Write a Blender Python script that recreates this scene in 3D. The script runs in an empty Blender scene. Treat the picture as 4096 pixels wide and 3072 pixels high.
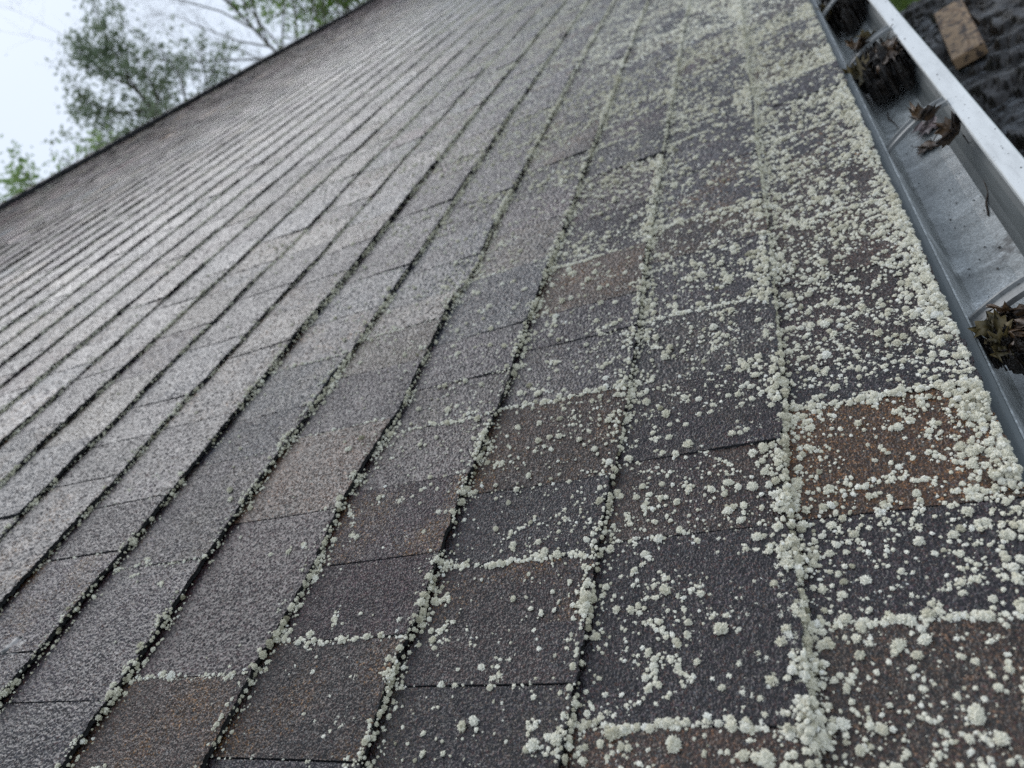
import bpy, math, random
import numpy as np
from mathutils import Matrix, Vector, Euler

# ------------------------------------------------------------------ scene, camera, world, sun
S = bpy.context.scene
COL = S.collection
EAVE = 2.5                      # height of the eave above the ground
E_ = 0.143                      # shingle exposure
TH = math.radians(22.6)         # roof pitch
CT, ST = math.cos(TH), math.sin(TH)

cam = bpy.data.cameras.new("camera")
co = bpy.data.objects.new("camera", cam)
COL.objects.link(co)
S.camera = co
cam.sensor_width = 36.0
cam.lens = 25.12
cam.clip_start = 0.02
cam.clip_end = 1000
Mw = [[0.7014278203976705, -0.4397273953577864, -0.5609267604099759],
      [0.2222730846776685, -0.6127960821784905, 0.7583374166520908],
      [-0.6771954581950822, -0.6565978826028529, -0.33209265568723856]]
M = Matrix(((Mw[0][0], -Mw[0][1], -Mw[0][2], 0.0595),
            (Mw[1][0], -Mw[1][1], -Mw[1][2], 0.0),
            (Mw[2][0], -Mw[2][1], -Mw[2][2], 0.4312 + EAVE),
            (0, 0, 0, 1)))
co.matrix_world = M
cam.dof.use_dof = True
cam.dof.focus_distance = 0.58
cam.dof.aperture_fstop = 6.6

W = bpy.data.worlds.new("World")
S.world = W
W.use_nodes = True
nt = W.node_tree
nt.nodes.clear()
sky = nt.nodes.new("ShaderNodeTexSky")
sky.sky_type = 'NISHITA'
sky.sun_disc = False
SUN_EL, SUN_AZ = math.radians(36), math.radians(-42)     # azimuth measured from +Y towards +X
sky.sun_elevation = SUN_EL
sky.sun_rotation = SUN_AZ
sky.dust_density = 1.2
sky.air_density = 1.0
hs = nt.nodes.new("ShaderNodeHueSaturation")
hs.inputs['Saturation'].default_value = 0.34
bg = nt.nodes.new("ShaderNodeBackground")
bg.inputs['Strength'].default_value = 0.15
wo = nt.nodes.new("ShaderNodeOutputWorld")
nt.links.new(sky.outputs[0], hs.inputs['Color'])
veil = nt.nodes.new("ShaderNodeMix"); veil.data_type = 'RGBA'
veil.inputs[0].default_value = 0.95
veil.inputs[7].default_value = (2.12, 2.44, 2.92, 1)
nt.links.new(hs.outputs[0], veil.inputs[6])
nt.links.new(veil.outputs[2], bg.inputs['Color'])
nt.links.new(bg.outputs[0], wo.inputs['Surface'])

sl = bpy.data.lights.new("sun", 'SUN')
sl.energy = 1.1
sl.angle = math.radians(55)
sl.color = (1.0, 0.985, 0.975)
so = bpy.data.objects.new("sun", sl)
COL.objects.link(so)
sd = Vector((math.sin(SUN_AZ) * math.cos(SUN_EL), math.cos(SUN_AZ) * math.cos(SUN_EL), math.sin(SUN_EL)))
so.rotation_euler = sd.to_track_quat('Z', 'Y').to_euler()
so.location = (0, 0, 20)

S.view_settings.view_transform = 'Standard'
S.view_settings.look = 'None'
S.view_settings.gamma = 1
S.view_settings.exposure = 1.08
S.cycles.use_denoising = False
S.cycles.max_bounces = 6
S.cycles.diffuse_bounces = 3

rng = np.random.default_rng(7)
random.seed(7)

# ------------------------------------------------------------------ helpers
def P(u, v, n):
    """roof coordinates (exposures along the eave, up the slope, off the slope) -> world"""
    u = np.asarray(u, float) * E_; v = np.asarray(v, float) * E_; n = np.asarray(n, float) * E_
    u, v, n = np.broadcast_arrays(u, v, n)
    return np.stack([-v * CT + n * ST, u, v * ST + n * CT + EAVE], -1)

def tag(o, label=None, cat=None, group=None, kind=None):
    if label: o['label'] = label
    if cat: o['category'] = cat
    if group: o['group'] = group
    if kind: o['kind'] = kind
    return o

def link(name, me, mats, parent=None, loc=None):
    o = bpy.data.objects.new(name, me)
    COL.objects.link(o)
    for m in (mats if isinstance(mats, (list, tuple)) else [mats]):
        me.materials.append(m)
    if parent is not None:
        o.parent = parent
    if loc is not None:
        o.location = loc
    return o

def np_mesh(name, verts, faces, mat_idx=None, attrs=None, smooth=False):
    """quads/tris given as an (N,4) or (N,3) array or a list of such arrays"""
    me = bpy.data.meshes.new(name)
    verts = np.asarray(verts, np.float32)
    fl = faces if isinstance(faces, list) else [faces]
    fl = [np.asarray(f, np.int32) for f in fl if len(f)]
    me.vertices.add(len(verts))
    me.vertices.foreach_set("co", verts.ravel())
    loops = np.concatenate([f.ravel() for f in fl])
    sizes = np.concatenate([np.full(len(f), f.shape[1], np.int32) for f in fl])
    starts = np.concatenate([[0], np.cumsum(sizes)[:-1]]).astype(np.int32)
    me.loops.add(len(loops))
    me.loops.foreach_set("vertex_index", loops)
    me.polygons.add(len(sizes))
    me.polygons.foreach_set("loop_start", starts)
    me.polygons.foreach_set("loop_total", sizes)
    if mat_idx is not None:
        me.polygons.foreach_set("material_index", np.asarray(mat_idx, np.int32))
    me.polygons.foreach_set("use_smooth", np.full(len(sizes), bool(smooth)))
    me.update(calc_edges=True)
    me.validate()
    if attrs:
        for k, (typ, arr) in attrs.items():
            a = me.attributes.new(k, typ, 'POINT')
            if typ == 'FLOAT_COLOR': a.data.foreach_set("color", np.asarray(arr, np.float32).ravel())
            elif typ == 'FLOAT_VECTOR': a.data.foreach_set("vector", np.asarray(arr, np.float32).ravel())
            else: a.data.foreach_set("value", np.asarray(arr).ravel())
    return me

class MB:
    """collects grids, tubes and boxes into one mesh"""
    def __init__(s): s.v = []; s.f = []; s.n = 0
    def add(s, v, f):
        v = np.asarray(v, float).reshape(-1, 3)
        s.v.append(v); s.f += [tuple(int(i) + s.n for i in q) for q in f]; s.n += len(v)
    def box(s, a, b):
        (x0, y0, z0), (x1, y1, z1) = a, b
        v = [(x0,y0,z0),(x1,y0,z0),(x1,y1,z0),(x0,y1,z0),(x0,y0,z1),(x1,y0,z1),(x1,y1,z1),(x0,y1,z1)]
        s.add(v, [(0,3,2,1),(4,5,6,7),(0,1,5,4),(1,2,6,5),(2,3,7,6),(3,0,4,7)])
    def tube(s, pts, rad, k=6):
        pts = [Vector(p) for p in pts]
        vs = []
        prev = None
        for i, p in enumerate(pts):
            t = (pts[min(i+1, len(pts)-1)] - pts[max(i-1, 0)]).normalized()
            if prev is None:
                a = t.orthogonal().normalized()
            else:
                a = (prev - t * prev.dot(t)).normalized()
            prev = a
            b = t.cross(a)
            for j in range(k):
                an = 2*math.pi*j/k
                vs.append(p + (a*math.cos(an) + b*math.sin(an)) * rad[i])
        fs = []
        for i in range(len(pts)-1):
            for j in range(k):
                fs.append((i*k+j, i*k+(j+1)%k, (i+1)*k+(j+1)%k, (i+1)*k+j))
        fs.append(tuple(range(k-1, -1, -1))); fs.append(tuple((len(pts)-1)*k+j for j in range(k)))
        s.add([tuple(v) for v in vs], fs)
    def build(s, name, mats, parent=None, smooth=False, loc=None):
        me = bpy.data.meshes.new(name)
        me.from_pydata([tuple(r) for r in np.concatenate(s.v)], [], s.f)
        if smooth: me.polygons.foreach_set("use_smooth", [True]*len(me.polygons))
        me.update()
        return link(name, me, mats, parent, loc)

def noise1(seed, freqs=(0.13, 0.37, 0.9, 2.1), amps=(1, .8, .5, .3)):
    r = np.random.default_rng(seed)
    ph = r.uniform(0, 6.28, len(freqs)); fr = np.array(freqs) * r.uniform(.8, 1.25, len(freqs))
    am = np.array(amps) / np.sum(amps)
    def f(x):
        x = np.asarray(x, float)
        return sum(a*np.sin(x*w*6.28 + p) for a, w, p in zip(am, fr, ph))
    return f

def noise2(seed, scale=1.0, n=14):
    r = np.random.default_rng(seed)
    th = r.uniform(0, 6.28, n); fr = r.uniform(.5, 1.8, n) / scale; ph = r.uniform(0, 6.28, n)
    kx, ky = np.cos(th)*fr*6.28, np.sin(th)*fr*6.28
    def f(x, y):
        x = np.asarray(x, float); y = np.asarray(y, float)
        return sum(np.sin(x*a + y*b + c) for a, b, c in zip(kx, ky, ph)) / math.sqrt(n/2)
    return f

# ------------------------------------------------------------------ materials
def new_mat(name):
    m = bpy.data.materials.new(name); m.use_nodes = True
    t = m.node_tree; b = t.nodes['Principled BSDF']
    return m, t, b
def N(t, typ, **kw):
    n = t.nodes.new(typ)
    for k, v in kw.items():
        if k.startswith('i_'):
            key = k[2:]
            n.inputs[int(key) if key.isdigit() else key.replace('_', ' ')].default_value = v
        else: setattr(n, k, v)
    return n
def ramp(t, stops, interp='LINEAR'):
    r = t.nodes.new('ShaderNodeValToRGB'); r.color_ramp.interpolation = interp
    el = r.color_ramp.elements
    while len(el) < len(stops): el.new(0.5)
    for e, (p, c) in zip(el, stops):
        e.position = p; e.color = (*c, 1) if len(c) == 3 else c
    return r
def coord(t, scale=(1, 1, 1), kind='Object', rot=(0, 0, 0)):
    tc = N(t, 'ShaderNodeTexCoord'); mp = N(t, 'ShaderNodeMapping')
    mp.inputs['Scale'].default_value = scale; mp.inputs['Rotation'].default_value = rot
    t.links.new(tc.outputs[kind], mp.inputs['Vector'])
    return mp.outputs[0]
def mixc(t, fac, a, b, mode='MIX'):
    m = N(t, 'ShaderNodeMix', data_type='RGBA', blend_type=mode)
    for i, x in ((0, fac), (6, a), (7, b)):
        if hasattr(x, 'links') or hasattr(x, 'is_linked'): t.links.new(x, m.inputs[i])
        else: m.inputs[i].default_value = x if i == 0 else ((*x, 1) if len(x) == 3 else x)
    return m.outputs[2]
def math_(t, op, a, b=None, clamp=False):
    m = N(t, 'ShaderNodeMath', operation=op, use_clamp=clamp)
    for i, x in ((0, a), (1, b)):
        if x is None: continue
        if hasattr(x, 'is_linked'): t.links.new(x, m.inputs[i])
        else: m.inputs[i].default_value = x
    return m.outputs[0]

def granule_mat():
    m, t, b = new_mat("shingle_granules")
    c = coord(t)
    v1 = N(t, 'ShaderNodeTexVoronoi', feature='F1'); v1.inputs['Scale'].default_value = 620; v1.inputs['Randomness'].default_value = 1
    t.links.new(c, v1.inputs['Vector'])
    sep = N(t, 'ShaderNodeSeparateColor'); t.links.new(v1.outputs['Color'], sep.inputs[0])
    at = N(t, 'ShaderNodeAttribute', attribute_name='tone')
    ga = N(t, 'ShaderNodeAttribute', attribute_name='gran')
    gs = N(t, 'ShaderNodeSeparateColor'); t.links.new(ga.outputs['Color'], gs.inputs[0])
    isn = ga.outputs['Alpha']
    def pick(a, b_):
        mx = N(t, 'ShaderNodeMix', data_type='FLOAT'); t.links.new(isn, mx.inputs[0]); t.links.new(a, mx.inputs[2]); t.links.new(b_, mx.inputs[3]); return mx.outputs[0]
    R1 = pick(sep.outputs[0], gs.outputs[0]); R2 = pick(sep.outputs[1], gs.outputs[1])
    br = ramp(t, [(0, (.25,)*3), (.5, (.75,)*3), (.85, (1.6,)*3), (1, (4.0,)*3)])
    t.links.new(R1, br.inputs[0])
    base = mixc(t, 1.0, at.outputs['Color'], br.outputs[0], 'MULTIPLY')
    # odd coloured granules
    odd = ramp(t, [(0, (.060, .012, .010)), (.10, (.075, .032, .010)), (.18, (.085, .095, .102)), (.24, (.015, .014, .015)), (1, (.015, .014, .015))], 'CONSTANT')
    t.links.new(R2, odd.inputs[0])
    isodd = math_(t, 'LESS_THAN', R2, 0.24)
    isodd = math_(t, 'MULTIPLY', isodd, 0.6)
    base = mixc(t, isodd, base, odd.outputs[0])
    # black asphalt between the granules, with cavity shade painted into the colour
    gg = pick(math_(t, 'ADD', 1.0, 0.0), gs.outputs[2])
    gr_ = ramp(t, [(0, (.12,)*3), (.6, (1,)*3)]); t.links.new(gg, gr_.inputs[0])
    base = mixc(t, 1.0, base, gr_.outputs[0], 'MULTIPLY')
    # weathering patches
    n1 = N(t, 'ShaderNodeTexNoise'); n1.inputs['Scale'].default_value = 9; n1.inputs['Detail'].default_value = 6
    t.links.new(c, n1.inputs['Vector'])
    r1 = ramp(t, [(.3, (.72,)*3), (.7, (1.28,)*3)]); t.links.new(n1.outputs[0], r1.inputs[0])
    base = mixc(t, 1.0, base, r1.outputs[0], 'MULTIPLY')
    # thin pale crust of young lichen between the grains
    n2 = N(t, 'ShaderNodeTexNoise'); n2.inputs['Scale'].default_value = 240; n2.inputs['Detail'].default_value = 5; n2.inputs['Roughness'].default_value = .7
    t.links.new(c, n2.inputs['Vector'])
    lf = N(t, 'ShaderNodeAttribute', attribute_name='crust')
    thr = math_(t, 'SUBTRACT', 0.86, lf.outputs['Fac'])
    d = math_(t, 'SUBTRACT', n2.outputs[0], thr)
    d = math_(t, 'MULTIPLY', d, 9.0, True)
    base = mixc(t, math_(t, 'MULTIPLY', d, .7), base, (.17, .168, .145))
    t.links.new(base, b.inputs['Base Color'])
    b.inputs['Roughness'].default_value = .50
    b.inputs['Specular IOR Level'].default_value = .55
    b.inputs['Coat Weight'].default_value = .12
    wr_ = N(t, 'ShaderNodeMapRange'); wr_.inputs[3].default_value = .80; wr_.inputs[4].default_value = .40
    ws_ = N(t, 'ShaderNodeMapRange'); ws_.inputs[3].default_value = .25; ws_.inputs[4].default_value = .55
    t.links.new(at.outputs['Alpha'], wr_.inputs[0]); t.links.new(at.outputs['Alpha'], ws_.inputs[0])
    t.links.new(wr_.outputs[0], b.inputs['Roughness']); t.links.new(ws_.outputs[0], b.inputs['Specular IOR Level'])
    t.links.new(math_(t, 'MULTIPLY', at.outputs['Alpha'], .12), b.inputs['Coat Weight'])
    b.inputs['Coat Roughness'].default_value = .3
    b.inputs['Coat IOR'].default_value = 1.45
    # grains
    dome = math_(t, 'SUBTRACT', 1.0, v1.outputs['Distance'])
    dome = math_(t, 'ADD', dome, math_(t, 'MULTIPLY', sep.outputs[2], .55))
    n3 = N(t, 'ShaderNodeTexNoise'); n3.inputs['Scale'].default_value = 260; n3.inputs['Detail'].default_value = 3
    t.links.new(c, n3.inputs['Vector'])
    dome = math_(t, 'ADD', dome, math_(t, 'MULTIPLY', n3.outputs[0], .9))
    bp = N(t, 'ShaderNodeBump'); bp.inputs['Strength'].default_value = 1.0; bp.inputs['Distance'].default_value = .0008
    t.links.new(dome, bp.inputs['Height']); t.links.new(bp.outputs[0], b.inputs['Normal'])
    st_ = N(t, 'ShaderNodeMapRange'); st_.inputs[3].default_value = 1.0; st_.inputs[4].default_value = .25
    t.links.new(isn, st_.inputs[0]); t.links.new(st_.outputs[0], bp.inputs['Strength'])
    return m
GRAN = granule_mat()

def simple(name, col, rough=.8, noise=(30, .25), bump=0, bscale=200, metal=0, spec=.5, col2=None):
    m, t, b = new_mat(name)
    c = coord(t)
    n1 = N(t, 'ShaderNodeTexNoise'); n1.inputs['Scale'].default_value = noise[0]; n1.inputs['Detail'].default_value = 6
    t.links.new(c, n1.inputs['Vector'])
    lo = tuple(x*(1-noise[1]) for x in col); hi = col2 or tuple(x*(1+noise[1]) for x in col)
    r = ramp(t, [(.35, lo), (.65, hi)]); t.links.new(n1.outputs[0], r.inputs[0])
    t.links.new(r.outputs[0], b.inputs['Base Color'])
    b.inputs['Roughness'].default_value = rough; b.inputs['Metallic'].default_value = metal
    b.inputs['Specular IOR Level'].default_value = spec
    if bump:
        n2 = N(t, 'ShaderNodeTexNoise'); n2.inputs['Scale'].default_value = bscale; n2.inputs['Detail'].default_value = 4
        t.links.new(c, n2.inputs['Vector'])
        bp = N(t, 'ShaderNodeBump'); bp.inputs['Distance'].default_value = bump
        t.links.new(n2.outputs[0], bp.inputs['Height']); t.links.new(bp.outputs[0], b.inputs['Normal'])
    return m
ASPH = simple("asphalt_edge", (.016, .016, .018), .9, (300, .5), .0008, 900)
FELT = simple("felt", (.012, .012, .013), .95)

def lichen_mat():
    m, t, b = new_mat("lichen")
    at = N(t, 'ShaderNodeAttribute', attribute_name='hue', attribute_type='INSTANCER')
    r = ramp(t, [(0, (.31, .285, .20)), (.28, (.67, .63, .50)), (.65, (.82, .785, .665)), (1, (.88, .86, .79))])
    t.links.new(at.outputs['Fac'], r.inputs[0])
    c = coord(t)
    n1 = N(t, 'ShaderNodeTexNoise'); n1.inputs['Scale'].default_value = 3.0; n1.inputs['Detail'].default_value = 5
    t.links.new(c, n1.inputs['Vector'])
    r1 = ramp(t, [(.3, (.7, .7, .66)), (.65, (1.05, 1.05, 1.05))]); t.links.new(n1.outputs[0], r1.inputs[0])
    base = mixc(t, 1.0, r.outputs[0], r1.outputs[0], 'MULTIPLY')
    t.links.new(base, b.inputs['Base Color'])
    b.inputs['Roughness'].default_value = .95
    b.inputs['Specular IOR Level'].default_value = .15
    return m
LICH = lichen_mat()

# ------------------------------------------------------------------ roof shingles
NROW = 39
U0, U1 = -5.0, 98.0
RIDGE = 38.6
# measured sag of the course edges (along the eave, offset in exposures)
WAV = {0: [(2.8,-.009),(3.6,-.018),(4.7,-.03),(5.7,-.02),(7.1,-.005),(8.6,-.029),(10.2,-.002),(13.5,-.009)],
 1: [(1.9,.0),(2.25,-.003),(2.64,.019),(2.94,.023),(3.61,-.02),(4.6,-.018),(6.1,-.02),(7.8,-.001),(9.07,-.029),(11.4,.003),(12.8,.017),(14.9,.021)],
 2: [(1.54,.003),(2.36,.005),(2.89,.001),(3.32,-.008),(3.88,-.013),(4.91,-.014),(5.53,.013),(9.27,.036),(11.56,.037),(13.54,.052)],
 3: [(1.38,.009),(1.8,.036),(2.14,-.005),(3.07,.017),(3.35,.003),(4.04,-.014),(5.25,.014),(6.75,-.003),(8.51,.021),(9.96,.012),(13.07,.059),(18.5,.05)],
 4: [(1.28,-.018),(1.8,-.014),(2.12,-.039),(2.49,-.045),(2.98,-.003),(3.43,-.018),(4.1,-.074),(4.61,-.037),(5.71,.008),(6.52,-.056),(7.41,-.007),(10.3,.024),(14.48,.1),(20.2,.1)],
 5: [(1.25,.014),(1.69,-.006),(2.22,.01),(2.65,.022),(3.22,.018),(3.9,-.01),(4.6,-.05),(6.48,-.064),(7.37,-.092)],
 6: [(1.59,.072),(1.85,.046),(2.48,.058),(2.66,.012),(2.89,-.01),(3.33,-.025),(4.44,-.011),(5.44,-.006),(6.13,.008),(6.92,-.044)],
 7: [(3.45,.004),(3.69,-.027),(3.97,-.01),(4.27,.029),(4.49,.06),(5.06,.051),(5.38,-.04),(5.76,.011),(6.03,-.048),(6.92,-.044),(8.03,-.112)],
 8: [(3.52,.019),(4.05,.008),(4.99,-.013),(5.35,.043),(6.19,.035),(6.75,-.015),(7.57,.007),(8.32,-.045),(8.77,-.12)]}
WN = [noise1(100+k) for k in range(NROW+2)]
def edge(k, u):
    u = np.asarray(u, float)
    k = int(k)
    w = WN[k](u) * .022
    if k in WAV:
        xs, ys = zip(*WAV[k])
        m = np.interp(u, [xs[0]-2, *xs, xs[-1]+4], [0, *ys, 0])
        inside = np.clip(np.minimum((u-(xs[0]-2))/2, ((xs[-1]+4)-u)/4), 0, 1)
        w = w*(1-.75*inside) + m*(.6 if k >= 5 else 1)
    return w
# joints measured in the near rows: (position, 'd' dark / 'l' grown over)
JN = {0: [(1.35,'d'),(2.03,'l'),(2.64,'d'),(3.5,'l'),(3.87,'d'),(4.93,'d'),(5.9,'l'),(6.9,'d'),(7.9,'l'),(8.95,'d')],
 1: [(1.54,'l'),(2.58,'m'),(3.2,'n'),(3.92,'d'),(4.79,'l'),(5.75,'d'),(6.46,'l'),(7.6,'d'),(8.7,'l'),(9.75,'l'),(10.86,'d')],
 2: [(1.3,'d'),(1.71,'d'),(2.05,'n'),(2.47,'l'),(3.07,'d'),(3.94,'l'),(4.7,'n'),(5.21,'d'),(6.1,'l'),(7.07,'d'),(8.35,'d')],
 3: [(1.3,'d'),(1.98,'l'),(2.54,'d'),(3.22,'n'),(3.85,'l'),(4.4,'n'),(5.08,'d'),(6.26,'l'),(7.25,'d'),(8.19,'d'),(9.2,'n')],
 4: [(1.15,'n'),(1.74,'l'),(3.02,'d'),(3.98,'l'),(4.82,'d'),(5.49,'l'),(6.03,'d'),(6.8,'n'),(7.64,'d'),(8.6,'n'),(9.84,'d')],
 5: [(1.56,'d'),(2.65,'l'),(3.8,'d'),(4.4,'n'),(5.21,'l'),(6.07,'d'),(7.0,'d'),(7.8,'n')],
 6: [(1.9,'d'),(2.8,'n'),(3.4,'d'),(4.5,'n'),(5.73,'d'),(6.6,'n'),(7.3,'d')],
 7: [(2.2,'d'),(3.8,'d'),(4.4,'n'),(5.05,'d'),(6.2,'d'),(7.4,'d')],
 8: [(2.5,'d'),(3.4,'n'),(4.55,'d'),(5.77,'d'),(6.8,'d')]}
def row_joints(k):
    r = np.random.default_rng(500+k)
    known = JN.get(k, [(r.uniform(0, 1), 'd')])
    out = list(known)
    x = known[0][0]
    while x > U0 + .5:
        x -= r.uniform(.5, 1.1); out.insert(0, (x, 'd'))
    x = known[-1][0]
    while x < U1 - .7:
        x += r.uniform(.55, 1.25)
        q = r.random()
        lich = .45 if k < 4 else (.2 if k < 7 else .05)
        out.append((x, 'l' if q < lich else ('n' if q > .72 else 'd')))
    return [j for j in out if U0 < j[0] < U1]

T_CHAR = (.0165, .0108, .0120); T_GREY = (.0270, .0195, .0225); T_PURP = (.0290, .0140, .0155)
T_BROWN = (.098, .047, .014); T_TAN = (.052, .037, .025); T_BLUE = (.022, .023, .0285)
PAL = [T_CHAR, T_CHAR, T_GREY, T_PURP, T_GREY, T_GREY, T_TAN, T_BLUE]
# tabs whose colour is seen plainly: row -> (start, end, colour)
TC = {0: [(1.3,2.03,(0.0437,0.0220,0.0109)),(2.03,2.64,T_CHAR),(2.64,3.5,T_BROWN),(3.5,3.87,T_CHAR),(3.87,4.93,(0.0270,0.0159,0.0131)),(4.93,5.9,(0.0437,0.0227,0.0137)),(5.9,6.9,(0.0465,0.0255,0.0164)),(6.9,8,T_GREY)],
 1: [(.5,1.54,(0.0512,0.0241,0.0109)),(1.54,2.58,T_CHAR),(2.58,3.2,(0.0437,0.0234,0.0137)),(3.2,3.92,T_CHAR),(3.92,4.79,T_CHAR),(4.79,5.75,T_GREY),(5.75,6.46,(0.0512,0.0296,0.0181)),(6.46,7.6,T_GREY)],
 2: [(1.3,1.71,T_CHAR),(1.71,2.05,(0.0279,0.0151,0.0126)),(2.05,2.47,(0.0297,0.0159,0.0131)),(2.47,3.07,T_CHAR),(3.07,3.94,(0.0437,0.0248,0.0159)),(3.94,4.7,T_GREY),(4.7,5.21,T_GREY),(5.21,6.1,(0.0587,0.0344,0.0202)),(6.1,7.07,T_GREY)],
 3: [(.7,1.3,T_GREY),(1.3,1.98,(0.0343,0.0220,0.0174)),(1.98,2.54,T_PURP),(2.54,3.22,T_PURP),(3.22,3.85,T_PURP),(3.85,5.08,T_GREY),(5.08,6.26,T_BLUE),(6.26,7.25,T_TAN)],
 4: [(1.15,1.74,(0.0437,0.0282,0.0218)),(1.74,3.02,T_PURP),(3.02,3.98,(0.0642,0.0358,0.0202)),(3.98,4.82,T_GREY),(4.82,5.49,T_TAN),(5.49,6.03,T_TAN),(6.03,7.64,T_BLUE)],
 5: [(1.0,1.56,T_GREY),(1.56,2.65,T_GREY),(2.65,3.8,T_GREY),(3.8,5.21,T_BLUE),(5.21,6.07,T_GREY),(6.07,7,T_BLUE)]}

def crust_at(u, v):
    """how far the pale crust has spread"""
    return np.clip(.30*np.exp(-(v/(1.4+.28*np.maximum(u, 0)))**1.6) + .004*np.minimum(u, 20), 0, .36)

_rt = np.random.default_rng(4)
_T = _rt.random((6, 512, 512)).astype(np.float32)
def grains(u, v, cell):
    """mineral granules: dome height and three random numbers for the nearest granule"""
    x = u/cell; y = v/cell
    i = np.floor(x).astype(int); j = np.floor(y).astype(int)
    best = np.full(x.shape, 9.0); H = np.zeros(x.shape); G = np.zeros(x.shape+(3,))
    d2nd = np.full(x.shape, 9.0)
    for di in (-1, 0, 1):
        for dj in (-1, 0, 1):
            a = (i+di) & 511; b = (j+dj) & 511
            px = i+di+_T[0, a, b]; py = j+dj+_T[1, a, b]
            d = np.hypot(px-x, py-y)
            c = d < best
            d2nd = np.where(c, best, np.minimum(d2nd, d))
            best = np.where(c, d, best)
            H = np.where(c, _T[5, a, b], H)
            G[c] = np.stack([_T[2, a, b], _T[3, a, b], _T[4, a, b]], -1)[c]
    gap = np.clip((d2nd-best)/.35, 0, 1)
    dome = gap**.6*(.45+.75*H)
    return dome, G, gap
_HM = np.array([[2188.362290003036, -1795.447629970306, 7531.781649355365], [-586.6498027834939, 1038.5011651878774, 8079.220747998243], [0.7583374166520908, 0.39023166199229636, 1.234910866082756]])
def in_frame(a, b, k):
    q = np.array([[uu, vv, 1.] for uu in np.linspace(a, b, 4) for vv in np.linspace(k, k+1.05, 4)]) @ _HM.T
    ok = q[:, 2] > .2
    if not ok.any(): return False
    x = q[ok, 0]/q[ok, 2]; y = q[ok, 1]/q[ok, 2]
    return bool(((x > -150) & (x < 4250) & (y > -150) & (y < 3220)).any())

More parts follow.
